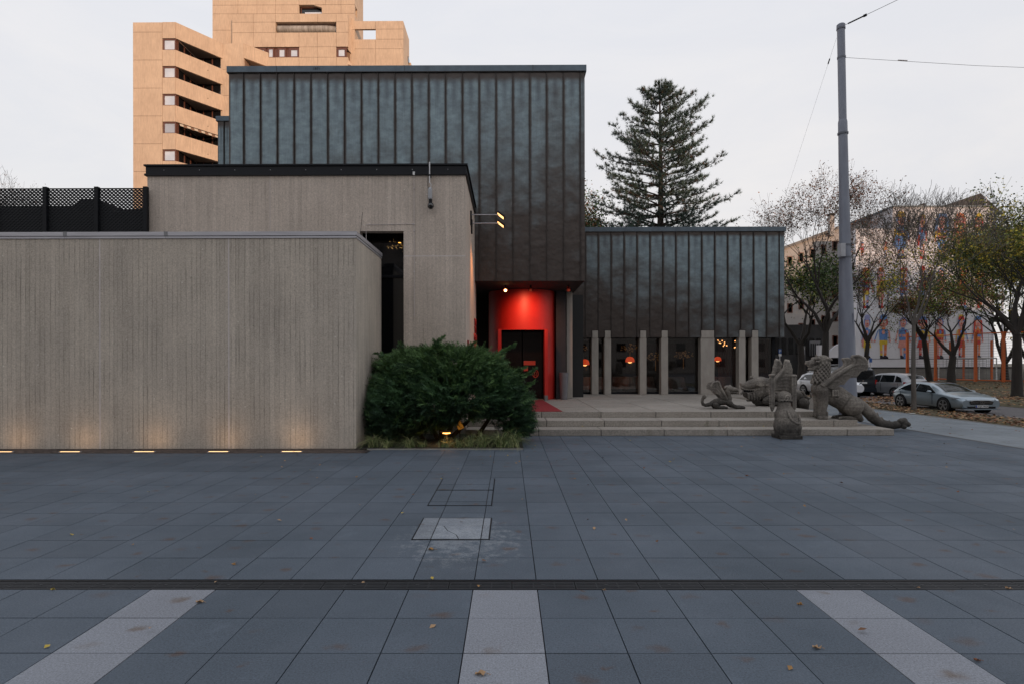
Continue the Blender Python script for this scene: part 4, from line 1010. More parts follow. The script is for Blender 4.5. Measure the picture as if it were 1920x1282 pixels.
# top right side stays as a flush panelled face
zc0, zc1 = zz(24.4) + .02, zz(8) - .02
tw_window(X(562, DM), X(604, DM), zc0, zc1, DM + .45, pane=M_glass_dark, inner=.1)
MB().box(X(570, DM), X(603, DM), DM + .42, DM + .44, zc0, zc0 + .38).build('window_ledge', M_pane_b, tw)
MB().prism([(X(604, DM), DM + .02, zc0), (X(612, DM), DM + .02, zc0), (X(612, DM), DM + .02, zc1), (X(588, DM), DM + .02, zc1 + .02), (X(604, DM), DM + .02, zc1 - .3)], (0, .3, 0)).build('wall_panel', M_tower, tw)
# proud storey band
DP = 67.0; p0, p1 = X(435, DP), X(653, DP); zp = lambda py: Z(py, DP)
pxs = [X(v, DP) for v in (435, 475, 517, 561, 596, 631, 653)]
pzs = [zp(v) for v in (170, 106.5, 87, 59.8, 40.2, 24.6)]
panels(pxs, pzs, DP, [(X(518, DP), X(630, DP), zp(59.4), zp(40.4)), (X(475, DP), X(561, DP), zp(106), zp(87)), (X(631, DP), X(653, DP), zp(106), zp(87))], .35)
MB().box(p0 + .02, p1 - .02, DP + .9, DM - .01, zp(40) - 12, zp(24.6) - .02).box(p0 + .02, pxs[2], DP + .36, DP + .9, zp(87) + .05, zp(24.6) - .03).build('core', M_core, tw)
# tube in the slot
MB().tube([(X(518, DP), DP + .55, zp(49.5)), (X(612, DP), DP + .55, zp(49.5)), (X(629, DP), DP + .8, zp(49.5))], .42, 14).build('duct', mat('grey_round_duct', (.42, .39, .36), .7, 0, (.2, .18, .16), 1.5, stretch=(3, 1, .4)), tw, smooth=True)
for a_, b_ in ((478, 498), (501, 513), (520, 536), (541, 561)):
    tw_window(X(a_, DP), X(b_, DP), zp(106), zp(87.5), DP + .12, inner=.35)
MB().box(X(475, DP), X(561, DP), DP + .25, DP + .3, zp(106), zp(87)).build('window_backing', M_wood, tw)
tw_window(X(631, DP), X(650, DP), zp(106), zp(87.5), DP + .1, inner=.3)
# bevelled corner
MB().prism([(X(650, DP), DP + .25, zp(87)), (X(660, DP + 1), DP + 1.0, zp(92)), (X(660, DP + 1), DP + 1.0, zp(24.6)), (X(653, DP), DP + .36, zp(24.6))], (-.1, .5, 0)).build('wall_panel', M_tower, tw)
MB().prism([(X(653, DP), DP, zp(120)), (X(659, DP), DP + .6, zp(118)), (X(651, DP), DP + .3, zp(106)), (X(640, DP), DP, zp(106.5))], (0, .3, 0)).build('wall_panel', M_tower, tw)
# right block
q0, q1 = X(659, DM), X(757, DM)
panels([q0, X(705, DM), q1], [zz(v) for v in (190, 124, 91, 73, 54, 38.6)], DM + .02, [(q0, X(705, DM), zz(73), zz(54))], .3)
MB().box(q1 - .3, q1, DM + .33, DM + 4, zz(190), zz(38.6) - .02).build('side_wall', M_tower, tw)
MB().box(q0, q1 - .31, DM + 3.2, DM + 3.5, zz(190), zz(60)).build('rear_wall', M_tower, tw)
MB().prism([(q0, DM + 1.0, zz(73)), (X(694, DM), DM + 3.0, zz(73)), (q0, DM + 3.0, zz(56))], (0, .2, 0)).build('sloping_glass', M_glass_sky, tw)
MB().box(q1, q1 + .06, DM + 3.0, DM + 3.9, zz(90), zz(80)).build('side_window', M_glass_dark, tw)
MB().box(q1 - .3, q1 + .2, DM + 4.05, DM + 8, zz(190), zz(84)).build('side_wall', M_tower, tw)
for (px, y0, y1) in ((677, 3, 36), (680.5, 20, 38), (666, -6, 3)):
    tag(MB().tube([(X(px, 72), 72, Z(y1, 72)), (X(px, 72), 72, Z(y0, 72))], .05, 5).build('roof_mast', M_steel), {677: 'taller thin mast at the stepped roof of the ochre tower', 680.5: 'shorter thin mast beside the tall one on the ochre tower', 666: 'mast at the topmost roof corner of the ochre tower'}[px], 'mast')
for k in range(4):
    MB().tube([(X(392, 64.2), 63.9, Z(92 + 52.2 * k + 50, 64.2)), (X(392, 64.2), 63.8, Z(92 + 52.2 * k + 45, 64.2)), (X(394, 64.2), 63.7, Z(92 + 52.2 * k + 42, 64.2))], .035, 5).build('spout', M_dark, tw)

# ------------------------------------------------------------------ unseen block added behind the camera, sized to shade the square
ob = thing('unseen_shade_block', 'long unseen apartment block added behind the viewer to shade the square', 'building', (30, -34, 0))
MB().box(-90, 190, -72, -58, 0, 28).build('wall', mat('pale_plaster', (.26, .23, .21), .9), ob)
b = MB()
for fl in range(8):
    for k in range(70): b.box(-88 + k * 3.9, -86.2 + k * 3.9, -58.0, -57.96, 1.2 + fl * 3, 2.8 + fl * 3)
o = b.build('windows', M_glass_dark, ob, kind='stuff')

# ------------------------------------------------------------------ mural building
DB = 75.0
zb = lambda py: Z(py, DB)
mu = thing('mural_building', 'white gable wall painted with rows of colourful cartoon figures behind the trees', 'building', (X(1740, DB), 80, 0))
M_white = mat('white_render', (.74, .73, .77), .85, 0, (.68, .67, .71), .7)
out = [(1603, 431), (1672, 431), (1672, 389.5), (1853, 391), (1853, 690), (1603, 690)]
MB().prism([(X(a, DB), DB, zb(c)) for a, c in out], (0, 1.0, 0)).build('gable_wall', M_white, mu)
MB().box(X(1550, DB), X(1900, DB), DB - .15, DB + 1, -.05, zb(690)).build('plinth', mat('grey_plinth_wall', (.22, .21, .19), .9, 0, (.14, .13, .12), .8), mu)
MB().box(X(1552, DB), X(1900, DB), DB - .2, DB - .16, zb(691), zb(689)).build('plinth_cap', M_dark, mu)
MB().box(X(1671, DB), X(1854, DB), DB - .12, DB + 8, zb(391), zb(388.5)).build('roof_edge', M_lead, mu)
MB().box(X(1675, DB), X(1850, DB), DB + 1, DB + 12, 0, zb(391)).build('core', M_white, mu)
MB().prism([(X(1768, DB), DB + .5, zb(388)), (X(1842, DB), DB + .5, zb(363)), (X(1880, DB), DB + .5, zb(398)), (X(1853, DB), DB + .5, zb(398)), (X(1853, DB), DB + .5, zb(388))], (0, 9, 0)).build('roof', mat('dark_roof', (.07, .065, .065), .8), mu)
MB().box(X(1848, DB), X(1850, DB), DB + .2, DB + .5, zb(389), zb(372)).build('roof_post', M_white, mu)
MB().box(X(1853, DB) + .05, X(1882, DB), DB + 2, DB + 10, 0, zb(402)).build('side_wing', M_white, mu)
MB().box(X(1852, DB), X(1884, DB), DB, DB + 2, zb(402), zb(398)).build('balcony_roof', M_lead, mu)
for pxx in (1862, 1880): MB().box(X(pxx, DB), X(pxx + 2, DB), DB + .3, DB + .5, 0, zb(402)).build('balcony_post', M_white, mu)
for k in range(5): MB().box(X(1854, DB), X(1882, DB), DB + .1, DB + .2, zb(438 + k * 42), zb(428 + k * 42)).build('balcony_rail', M_dark, mu)
MB().box(X(1736, DB), X(1741, DB), DB + 1, DB + 1.5, zb(388), zb(384)).build('vent_stem', M_white, mu)
MB().prism([(X(1733, DB), DB + 1, zb(382.5)), (X(1740, DB), DB + 1, zb(379.5)), (X(1748, DB), DB + 1, zb(381)), (X(1740, DB), DB + 1, zb(384))], (0, .6, 0)).build('vent_cap', M_dark, mu)
# painted figures (generic)
PC = {'r': mat('paint_red', (.55, .05, .04), .8), 'o': mat('paint_orange', (.75, .22, .07), .8), 'b': mat('paint_blue', (.14, .27, .58), .8), 'y': mat('paint_yellow', (.75, .52, .05), .8),
      'p': mat('paint_pink', (.75, .33, .28), .8), 'k': mat('paint_black', (.03, .025, .04), .8), 'l': mat('paint_lilac', (.35, .36, .62), .8), 'w': mat('paint_white', (.8, .78, .78), .8)}
PK = list(PC); 
def figure(px, ytop, ybot, seed):
    r = random.Random(seed); b = MB(); h = zb(ytop) - zb(ybot); z0 = zb(ybot); x = X(px, DB); y = [DB - .02]
    def poly(c, pts):
        y[0] -= .004; b.cur = PK.index(c); o = len(b.v); b.v += [(x + (u * wk + lean_ * v * (1 - v)) * h, y[0], z0 + v * h) for u, v in pts]; b.face(*range(o, o + len(pts)))
    def oval(c, u, v, ru, rv, n=12): poly(c, [(u + ru * math.cos(i * 6.2832 / n), v + rv * math.sin(i * 6.2832 / n)) for i in range(n)])
    a, c2, c3, c4, c5 = [r.choice('robyplrb') for _ in range(5)]
    wk = r.uniform(.55, .95); x += r.uniform(-.25, .25); lean_ = r.uniform(-.08, .08)
    for s in (-1, 1):
        poly(c2 if s > 0 else c3, [(s * .05 - .035, .08), (s * .05 + .035, .08), (s * .06 + .035, .36), (s * .06 - .035, .36)])
        poly('p', [(s * .05 - .03, .13), (s * .05 + .03, .13), (s * .05 + .03, .2), (s * .05 - .03, .2)])
        poly(r.choice('kkbr'), [(s * .05 - .04, 0), (s * .05 + .085, 0), (s * .05 + .07, .045), (s * .05 + .01, .08), (s * .05 - .04, .08)])
    if r.random() < .45: poly(c3, [(-.15, .26), (.15, .26), (.08, .52), (-.08, .52)])
    else: poly(c3, [(-.11, .34), (.11, .34), (.10, .46), (-.10, .46)])
    poly(a, [(-.105, .44), (.105, .44), (.12, .70), (-.12, .70)])
    poly(c4, [(-.105, .52), (.105, .52), (.11, .58), (-.11, .58)])
    oval(c5, 0, .63, .045, .05)
    for s in (-1, 1):
        e = r.uniform(.02, .1); poly(c4 if s < 0 else c5, [(s * .12, .70), (s * .165, .66), (s * (.15 + e), .44), (s * (.12 + e), .44)]); oval('p', s * (.135 + e), .42, .03, .03)
    poly(c2, [(-.05, .70), (.05, .70), (.04, .74), (-.04, .74)])
    oval(r.choice('rorylb'), 0, .875, .12, .125); oval('p' if r.random() < .7 else 'o', 0, .85, .085, .11)
    for s in (-1, 1): oval('w', s * .035, .875, .024, .022, 8); oval('k', s * .035, .875, .010, .012, 6)
    oval('r', 0, .84, .018, .018, 6); poly('k', [(-.04, .79), (.04, .79), (.035, .80), (-.035, .80)])
    q_ = r.random()
    if q_ < .35:
        for s in (-1, 1): poly(c3, [(s * .10, .94), (s * .15, .90), (s * .17, .60), (s * .11, .64)])
    elif q_ < .6: oval(c4, 0, .99, .10, .07)
    for q2 in range(r.randint(1, 4)): oval(r.choice('robyw'), r.uniform(-.08, .08), r.uniform(.36, .68), .022, .022, 8)
    if r.random() < .5: poly(c5, [(-.20, .30), (-.14, .28), (-.10, .52), (-.15, .56)])
    if r.random() < .6: poly(r.choice('ryoyb'), [(-.12, .92), (-.02, .94), (.12, .92), (.09, 1.0), (-.03, 1.02), (-.10, .99)])
    b.build('painted_figure', [PC[k] for k in PK], mu)
for i, px in enumerate((1687, 1728, 1763, 1796, 1829)): figure(px, 404, 488, 11 + i)
for i, px in enumerate((1618, 1657)): figure(px, 457, 483, 31 + i)
for i, px in enumerate((1620, 1652, 1690, 1729, 1765, 1800, 1834)): figure(px, 505, 580, 41 + i)
for i, px in enumerate((1622, 1655, 1692, 1725, 1759, 1795, 1829)): figure(px, 596, 673, 61 + i)
MB().box(X(1608, DB), X(1846, DB), DB - .012, DB - .001, zb(674), zb(673)).build('painted_baseline', PC['k'], mu)
# lower neighbour to the left
DN = 80.0; zn = lambda py: Z(py, DN)
nb = thing('terraced_house', 'long grey beige house with sloping roof running left from the painted gable', 'building', (X(1570, DN), DN, 0))
M_bei = mat('beige_render', (.42, .39, .37), .85, 0, (.34, .31, .29), .6)
MB().prism([(X(1462, DN), DN, zn(470)), (X(1672, DN), DN, zn(396)), (X(1672, DN), DN, 0), (X(1462, DN), DN, 0)], (0, 6, 0)).build('wall', M_bei, nb)
MB().prism([(X(1458, DN), DN - .3, zn(468)), (X(1640, DN), DN - .3, zn(401)), (X(1674, DN), DN - .3, zn(391)), (X(1674, DN), DN - .3, zn(394)), (X(1458, DN), DN - .3, zn(473))], (0, 7, 0)).build('roof', mat('grey_roof_sheet', (.16, .155, .155), .6), nb)
for r0 in range(5):
    for k in range(9):
        pxx = 1475 + k * 21; py = 470 - k * 7 + r0 * 44 + 12
        if py > 640 or pxx > 1655: continue
        tw_window(X(pxx, DN), X(pxx + 10, DN), zn(py + 18), zn(py), DN - .06, nb, M_glass_sky, .12)
MB().box(X(1551, DN), X(1559, DN), DN - .6, DN, zn(445), zn(408)).build('chimney', M_bei, nb)
MB().box(X(1550, DN), X(1560, DN), DN - .7, DN + .1, zn(408), zn(404)).build('chimney_cap', M_dark, nb)
# dark ground floor building behind the parked cars
DK = 58.0; zk = lambda py: Z(py, DK)
dk = thing('dark_annex', 'dark low annex with pipes behind the parked cars left of the big pole', 'building', (X(1520, DK), DK, 0))
MB().box(X(1440, DK), X(1548, DK), DK, DK + 8, 0, zk(610)).build('wall', mat('dark_wall', (.05, .048, .05), .8, 0, (.03, .03, .032), 1), dk)
for k in range(7): MB().box(X(1452 + k * 13, DK), X(1460 + k * 13, DK), DK - .05, DK - .01, zk(665), zk(635)).build('window', M_glass_dark, dk)
MB().box(X(1515, DK), X(1534, DK), DK - .3, DK - .1, zk(668), zk(640)).build('pale_panel', mat('grey_panel', (.22, .22, .23), .7), dk)  # panel in a paler grey than the wall
for k in range(5): MB().box(X(1516 + k * 4, DK), X(1516.8 + k * 4, DK), DK - .4, DK - .32, zk(668), zk(645)).build('railing_bar', M_dark, dk)
for k in range(4): MB().box(X(1493, DK), X(1502, DK), DK - .6, DK - .2, zk(655 + k * 10) - .05, zk(655 + k * 10) + .05).build('duct_ring', M_steel, dk)
MB().tube([(X(1502, DK), DK - .4, 0), (X(1502, DK), DK - .4, zk(650))], .14, 10).build('duct_pipe', mat('grey_pipe', (.3, .3, .32), .4, .5), dk)
# pale arch wall
b = MB(); pts = [(X(1533, 56), 56, Z(672, 56)), (X(1533, 56), 56, Z(652, 56))]
pts = [(X(1552 + 55 * (1 - math.cos(k * math.pi / 2 / 10)), 56), 56, Z(671 - 32 * math.sin(k * math.pi / 2 / 10), 56)) for k in range(11)] + [(X(1612, 56), 56, Z(639, 56)), (X(1612, 56), 56, Z(671, 56))]
o = b.prism(pts, (0, .4, 0)).build('arched_canopy', M_white); tag(o, 'pale curved canopy side behind the big pole', 'canopy')
o = MB().box(X(1552, 56.5), X(1612, 56.5), 56.5, 59, 0, Z(671, 56.5)).build('garage_block', M_darker); tag(o, 'black garage opening under the pale curved canopy', 'garage')
MB().box(X(1533, 56), X(1540, 56), 56, 56.4, 0, Z(648, 56)).build('pier', M_white, dk)

# ------------------------------------------------------------------ big pole + wires
DPo = 23.0; pb = (X(1588, DPo), DPo)
po = thing('catenary_pole', 'tall thick grey steel pole with cable collars rising behind the largest dragon', 'pole', (pb[0], pb[1], 0))
def pcx(py): return X(1588 - 12 * (745 - py) / 695, DPo)
def pr(wpx): return wpx / 2 * DPo / F
segs = [(779, 30), (660, 28.5), (480, 19.5), (372, 17.5), (370, 15.5), (262, 15)]
prof = [(779, 31), (640, 27.5), (500, 20.5), (374, 17.5)]
def tubepx(prof, nm, mm=M_pole):
    MB().tube([(pcx(a), DPo, max(Z(a, DPo), 0)) for a, w_ in prof], [pr(w_) for a, w_ in prof], 28).build(nm, mm, po, smooth=True)
tubepx([(779, 31), (640, 28), (560, 24), (470, 19.5), (400, 18.3), (372, 17.8)], 'lower_shaft'); tubepx([(373, 17.2), (262, 15.6), (255, 15.4)], 'middle_shaft')
tubepx([(256, 16), (232, 15.6), (228, 14)], 'sleeve'); tubepx([(229, 13.4), (112, 13.3), (54, 13.2)], 'upper_shaft')
tubepx([(56, 14.6), (50, 14.6), (48.4, 11)], 'cap')
MB().box(pcx(600) + pr(10), pcx(600) + pr(12), DPo - pr(26), DPo - pr(20), Z(770, DPo), Z(590, DPo)).build('seam', M_pole, po)
def collar(py, wpx, nm='collar'): tubepx([(py + 1.6, wpx), (py - 1.6, wpx)], nm, mat('collar_steel', (.14, .15, .18), .5, .5))
for a, w_ in ((253, 18.5), (111, 14.8), (57, 15.2), (485, 21.5), (462, 21)): collar(a, w_)
bx_ = X(1569, DPo - .1); MB().box(bx_ - .06, bx_ + .12, DPo - .45, DPo - .2, Z(486, DPo), Z(462, DPo)).build('junction_box', mat('pale_box', (.42, .43, .46), .5), po)
MB().box(X(1578, 22.7), X(1585, 22.7), 22.66, 22.68, Z(703, 22.7), Z(697, 22.7)).build('yellow_sticker', mat('yellow_sticker', (.6, .45, .03), .6), po)
def wire(label, pts, r, ins=()):
    t = thing('span_wire', label, 'wire', pts[0], 'wires from the tall pole')
    MB().tube(pts, r, 5).build('cable', M_dark, t)
    for (p, q, rr, mm) in ins: MB().tube([p, q], rr, 8).build('insulator', mm, t)
P3 = lambda px, py, D: (X(px, D), D, Z(py, D))
a_, b_ = P3(1582, 51, 23), P3(2010, -152, 19)
la = lambda t: tuple(Vector(a_).lerp(Vector(b_), t))
wire('upper wire leaving the pole top towards the upper right', [a_, b_], .009, [(la(.02), la(.10), .028, M_dark), (la(.10), la(.118), .05, M_dark)])
a_, b_ = P3(1584, 111, 23), P3(2060, 137, 24)
mid = Vector(a_).lerp(Vector(b_), .5); mid.z -= .06
wire('nearly level wire leaving the pole towards the right edge', [a_, tuple(mid), b_], .007, [(la(.2), la(.235), .024, M_seal)])
a_, b_ = P3(1568, 74, 23), P3(1455, 420, 34)
wire('faint wire descending left from the pole top', [a_, b_], .0035, [(la(.08), la(.10), .025, M_dark)])

# ------------------------------------------------------------------ signs
for (px, py, D, lab) in ((1461, 659, 36, 'small blue parking sign with white P left of the large dragon'), (1630, 676, 44, 'small blue sign on a post behind the dark van')):
    x = X(px, D); t = thing('parking_sign', lab, 'sign', (x, D, 0), 'small blue road signs')
    w_ = 2.6 * D / F
    MB().tube([(x, D, 0), (x, D, Z(py - 4, D))], .03, 8).build('post', M_steel, t)
    MB().box(x - w_, x + w_, D - .05, D - .03, Z(py + 4, D), Z(py - 4, D)).build('panel', mat('sign_blue', (.02, .09, .3), .5), t)
    if px < 1500:
        text_mesh('P', 'letter', mat('sign_white', (.75, .75, .75), .5), t, (x, D - .06, Z(py, D)), (R(90), 0, 0), 7 * D / F, .004)
        MB().box(x - w_, x + w_, D - .05, D - .03, Z(py + 9, D), Z(py + 5, D)).build('sub_panel', MATS['sign_white'], t)

# ------------------------------------------------------------------ ball court
ct = thing('ball_court_fence', 'orange post and wire ball court fence with white goal beyond the cars', 'fence', (X(1800, 60), 60, 0))
M_or = mat('orange_paint', (.58, .12, .02), .55)
M_wire = mat('grey_wire', (.18, .18, .18), .6, .5)
front = [(1699, 66), (1751.5, 64), (1826, 58.8), (1878, 57), (1940, 55)]
back = [(1737, 76 - 2), (1779, 73), (1804, 72.5), (1856, 70), (1909.6, 66)]
zpt = 5.2
for (px, D) in front: block('post', M_or, ct, X(px, D) - .11, X(px, D) + .11, D - .11, D + .11, 0, Z(626, 58) if False else 5.0 + (D - 57) * .04)
for (px, D) in back: block('post', M_or, ct, X(px, D) - .09, X(px, D) + .09, D - .09, D + .09, 0, 4.6)
for z in (4.9, .25):
    for (a, Da), (c, Dc) in zip(front[:-1], front[1:]):
        MB().tube([(X(a, Da), Da, z), (X(c, Dc), Dc, z)], .06, 6).build('rail', M_or, ct)
wb = MB()
for (a, Da), (c, Dc) in zip(front[:-1], front[1:]):
    for k in range(18): wb.tube([(X(a, Da), Da, .3 + k * .26), (X(c, Dc), Dc, .3 + k * .26)], .014, 3, False)
    L_ = X(c, Dc) - X(a, Da)
    for k in range(int(L_ / .6)):
        u = k / (L_ / .6); xx = X(a, Da) + L_ * u; yy = Da + (Dc - Da) * u; wb.tube([(xx, yy, .2), (xx, yy, 4.9)], .008, 3, False)
wb.build('wire_mesh', M_wire, ct, kind='stuff')
gl = thing('football_goal', 'white football goal frame inside the orange court fence', 'goal', (X(1830, 62), 62, 0))
M_wp = mat('white_paint', (.7, .7, .7), .5)
for (x_, D) in ((1788, 63), (1865, 61)):
    MB().tube([(X(x_, D), D, 0), (X(x_, D), D, 2.5)], .06, 8).build('goal_post', M_wp, gl); MB().tube([(X(x_ - 18, D + 1), D + 2, 0), (X(x_ - 18, D + 1), D + 2, 2.4)], .05, 8).build('back_post', M_wp, gl)
MB().tube([P3(1788, 680 + (H - 2.5) * F / 63, 63), P3(1865, 680 + (H - 2.5) * F / 61, 61)], .06, 8).build('crossbar', M_wp, gl)
nb_ = MB()
for k in range(14): nb_.tube([(X(1772 + k * 5.4, 64), 64.5 - k * .1, .1), (X(1772 + k * 5.4, 64), 64.5 - k * .1, 2.4)], .018, 3, False)
for k in range(12): nb_.tube([(X(1770, 64.5), 64.5, .15 + k * .2), (X(1845, 63), 63, .15 + k * .2)], .018, 3, False)
nb_.build('net', M_wire, gl, kind='stuff')

# ------------------------------------------------------------------ cars
M_tyre = mat('tyre_rubber', (.015, .015, .016), .85)
M_rim = mat('alloy_rim', (.45, .46, .48), .3, .9)
M_cgl = mat('car_glass', (.008, .010, .012), .05, 0, spec=.45)
M_lamp = mat('headlamp_glass', (.35, .37, .4), .1, .4, spec=.9)
M_tail = mat('tail_lamp', (.35, .012, .012), .2, spec=.8)
M_chr = mat('chrome', (.6, .6, .62), .15, 1)
M_plate = mat('plate_white', (.68, .68, .68), .5)
M_pblue = mat('plate_blue', (.02, .07, .35), .5)
def paint(name, c, metal=.6): return mat(name, c, .28, metal, c, 1, coat=.6)
def make_car(label, m_body, st, wheels, rad, glass_side, ws, rw, loc, head, cat='car', nm='parked_car', plate=None, front='star', roofglass=False, w_half=.9, rails=False):
    """st: stations (x, z_low, z_belt, half width, z_top, half width at top); x grows towards the nose"""
    t = thing(nm, label, cat)
    b = MB(); secs = []
    def sec(s):
        x, zl, zb_, w_, zt_, tw_ = s
        zm = zl + (zb_ - zl) * .55
        half = [(0, zl), (w_ * .84, zl), (w_ * .955, zl + .07), (w_, zm), (w_ * .985, zb_ - .05), (w_ * .95, zb_), (tw_ + (w_ * .95 - tw_) * .12, zb_ + (zt_ - zb_) * .86), (tw_ * .88, zt_ - .005), (tw_ * .5, zt_ + .018), (0, zt_ + .024)]
        return [(x, y, z) for y, z in half] + [(x, -y, z) for y, z in reversed(half[1:-1])]
    # refine stations with smooth interpolation
    fine = []
    for i in range(len(st) - 1):
        p0, p1, p2, p3 = st[max(i - 1, 0)], st[i], st[i + 1], st[min(i + 2, len(st) - 1)]
        for k in range(3):
            u = k / 3; fine.append(tuple(p1[j] + (p2[j] - p1[j]) * u if j == 0 else .5 * ((2 * p1[j]) + (-p0[j] + p2[j]) * u * .6 + (2 * p0[j] - 5 * p1[j] + 4 * p2[j] - p3[j]) * 0 * u * u + (2 * (p2[j] - p1[j]) - (-p0[j] + p2[j]) * .6) * u) for j in range(6)))
    fine.append(st[-1])
    for s in fine:
        q = sec(s); n = len(q); b.v += q
    m_ = len(fine)
    for i in range(m_ - 1):
        for k in range(n): b.face(i * n + k, (i + 1) * n + k, (i + 1) * n + (k + 1) % n, i * n + (k + 1) % n)
    b.face(*range(n)); b.face(*reversed(range((m_ - 1) * n, m_ * n)))
    body = b.build('body', m_body, t, smooth=True)
    me = body.data
    try: me.set_sharp_from_angle(angle=R(32))
    except Exception: pass
    def at(x, lvl):
        """point on the side at station x; lvl 0 belt .. 1 roof"""
        for i in range(len(fine) - 1):
            if fine[i][0] <= x <= fine[i + 1][0]:
                u = (x - fine[i][0]) / max(1e-6, fine[i + 1][0] - fine[i][0]); s = [fine[i][j] + (fine[i + 1][j] - fine[i][j]) * u for j in range(6)]; break
        else: s = fine[-1]
        q = sec(s); p5, p6 = Vector(q[5]), Vector(q[6]); return p5.lerp(p6, lvl), s, q
    for s_ in (-1, 1):
        for (xs_) in glass_side:     # list of [(x, lvl)...] polygons
            pts = []
            for x, lv in xs_:
                p, _, _ = at(x, lv); pts.append(Vector((p.x, s_ * (p.y + .012), p.z)))
            g = MB(); o = len(g.v); g.v += [tuple(p) for p in pts] + [(p.x, p.y - s_ * .03, p.z) for p in pts]; k = len(pts)
            g.face(*range(k)); 
            for i in range(k): g.face(i, (i + 1) % k, k + (i + 1) % k, k + i)
            g.build('side_window', M_cgl, t)
    def screen(x0, x1, nm_, shrink=.93):
        g = MB(); K = 6; J = 6
        for i in range(K + 1):
            x = x0 + (x1 - x0) * i / K; _, s, q = at(x, .5)
            wv = q[7][1] * 1.03 * shrink; zc, ze = q[9][2], q[7][2]
            for j in range(J + 1):
                y = -wv + 2 * wv * j / J; z = zc + (ze - zc) * (abs(y) / max(wv, .01)) ** 2.2
                g.v.append((x, y, z + .012))
        for i in range(K):
            for j in range(J): a = i * (J + 1) + j; g.face(a, a + 1, a + J + 2, a + J + 1)
        g.build(nm_, M_cgl, t, smooth=True)
    if ws: screen(ws[0], ws[1], 'windscreen')
    if rw: screen(rw[0], rw[1], 'rear_window')
    if roofglass: screen(roofglass[0], roofglass[1], 'roof_glass', .9)
    for xw in wheels:
        for s_ in (-1, 1):
            _, s, _ = at(xw, 0); yw = s[3]
            MB().tube([(xw, s_ * (yw - .25), rad), (xw, s_ * (yw + .003), rad)], rad * 1.15, 28).build('wheel_arch', MATS['black_interior'], t)
            wh = MB().tube([(xw, s_ * (yw - .20), rad), (xw, s_ * (yw - .19), rad), (xw, s_ * (yw + .004), rad), (xw, s_ * (yw + .014), rad)], [rad * .96, rad, rad, rad * .94], 28).build('wheel', M_tyre, t)
            r_ = MB()
            for k in range(5):
                a0 = k * 2 * math.pi / 5 + .3
                for da in (-.10, .10):
                    c_, s2 = math.cos(a0 + da), math.sin(a0 + da); tx, tz = -s2, c_
                    y0, y1 = s_ * (yw + .012), s_ * (yw + .024)
                    pts = [(xw + c_ * rad * .12 + tx * .02, y1, rad + s2 * rad * .12 + tz * .02), (xw + c_ * rad * .66 + tx * .016, y1, rad + s2 * rad * .66 + tz * .016), (xw + c_ * rad * .66 - tx * .016, y1, rad + s2 * rad * .66 - tz * .016), (xw + c_ * rad * .12 - tx * .02, y1, rad + s2 * rad * .12 - tz * .02)]
                    r_.prism(pts, (0, -s_ * .012, 0))
            r_.tube([(xw, s_ * (yw + .012), rad), (xw, s_ * (yw + .028), rad)], rad * .16, 12)
            o_ = len(r_.v)
            for k in range(28):
                a0 = 2 * math.pi * k / 28
                for rr_ in (rad * .72, rad * .65): r_.v.append((xw + rr_ * math.cos(a0), s_ * (yw + .024), rad + rr_ * math.sin(a0)))
            for k in range(28): k2 = (k + 1) % 28; r_.face(o_ + 2 * k, o_ + 2 * k2, o_ + 2 * k2 + 1, o_ + 2 * k + 1)
            r_.build('rim', M_rim, wh)
    xf, zf_, wf = st[-1][0], st[-1], st[-1][3]
    # door gaps and handles
    for (x,) in [(v,) for v in (glass_side[0][0][0] + .08, (glass_side[0][0][0] + glass_side[0][-1][0]) / 2)]: pass
    for s_ in (-1, 1):
        xm = [p[0] for w__ in glass_side for p in w__]; xa_, xb_ = min(xm) + .25, max(xm) - .12
        for x in (xa_, (xa_ + xb_) / 2 - .02, xb_ - .05):
            _, s, q = at(x, 0)
            MB().box(x - .005, x + .005, s_ * q[3][1] - .006, s_ * q[3][1] + .006, s[1] + .14, s[2] - .03).build('door_gap', M_darker, t)
        for x in (xa_ + .16, (xa_ + xb_) / 2 + .14):
            _, s, q = at(x, 0)
            MB().box(x - .09, x + .09, s_ * q[4][1] - .02, s_ * q[4][1] + .02, s[2] - .13, s[2] - .10).build('door_handle', m_body, t)
        xm_ = xb_ - .12; p, s, q = at(xm_, .05)
        mr = MB().ell((xm_, s_ * (p.y + .13), p.z + .055), (.08, .10, .065)).build('wing_mirror', m_body, t, smooth=True)
        MB().box(xm_ - .03, xm_ + .03, s_ * (p.y + .02) - .05, s_ * (p.y + .02) + .05, p.z - .02, p.z + .03).build('mirror_arm', M_dark, mr)
    if rails:
        for s_ in (-1, 1):
            MB().tube([at(x, 1.12)[0] * 1 for x in ()] or [(x, s_ * at(x, 1)[0].y * .93, at(x, 1)[1][4] + .05) for x in (-1.3, -.9, -.3, .3)], .018, 6).build('roof_rail', M_chr, t)
    return t, at
def prism_x(pts_yz, x0, x1): return [(x0, y, z) for y, z in pts_yz], (x1 - x0, 0, 0)
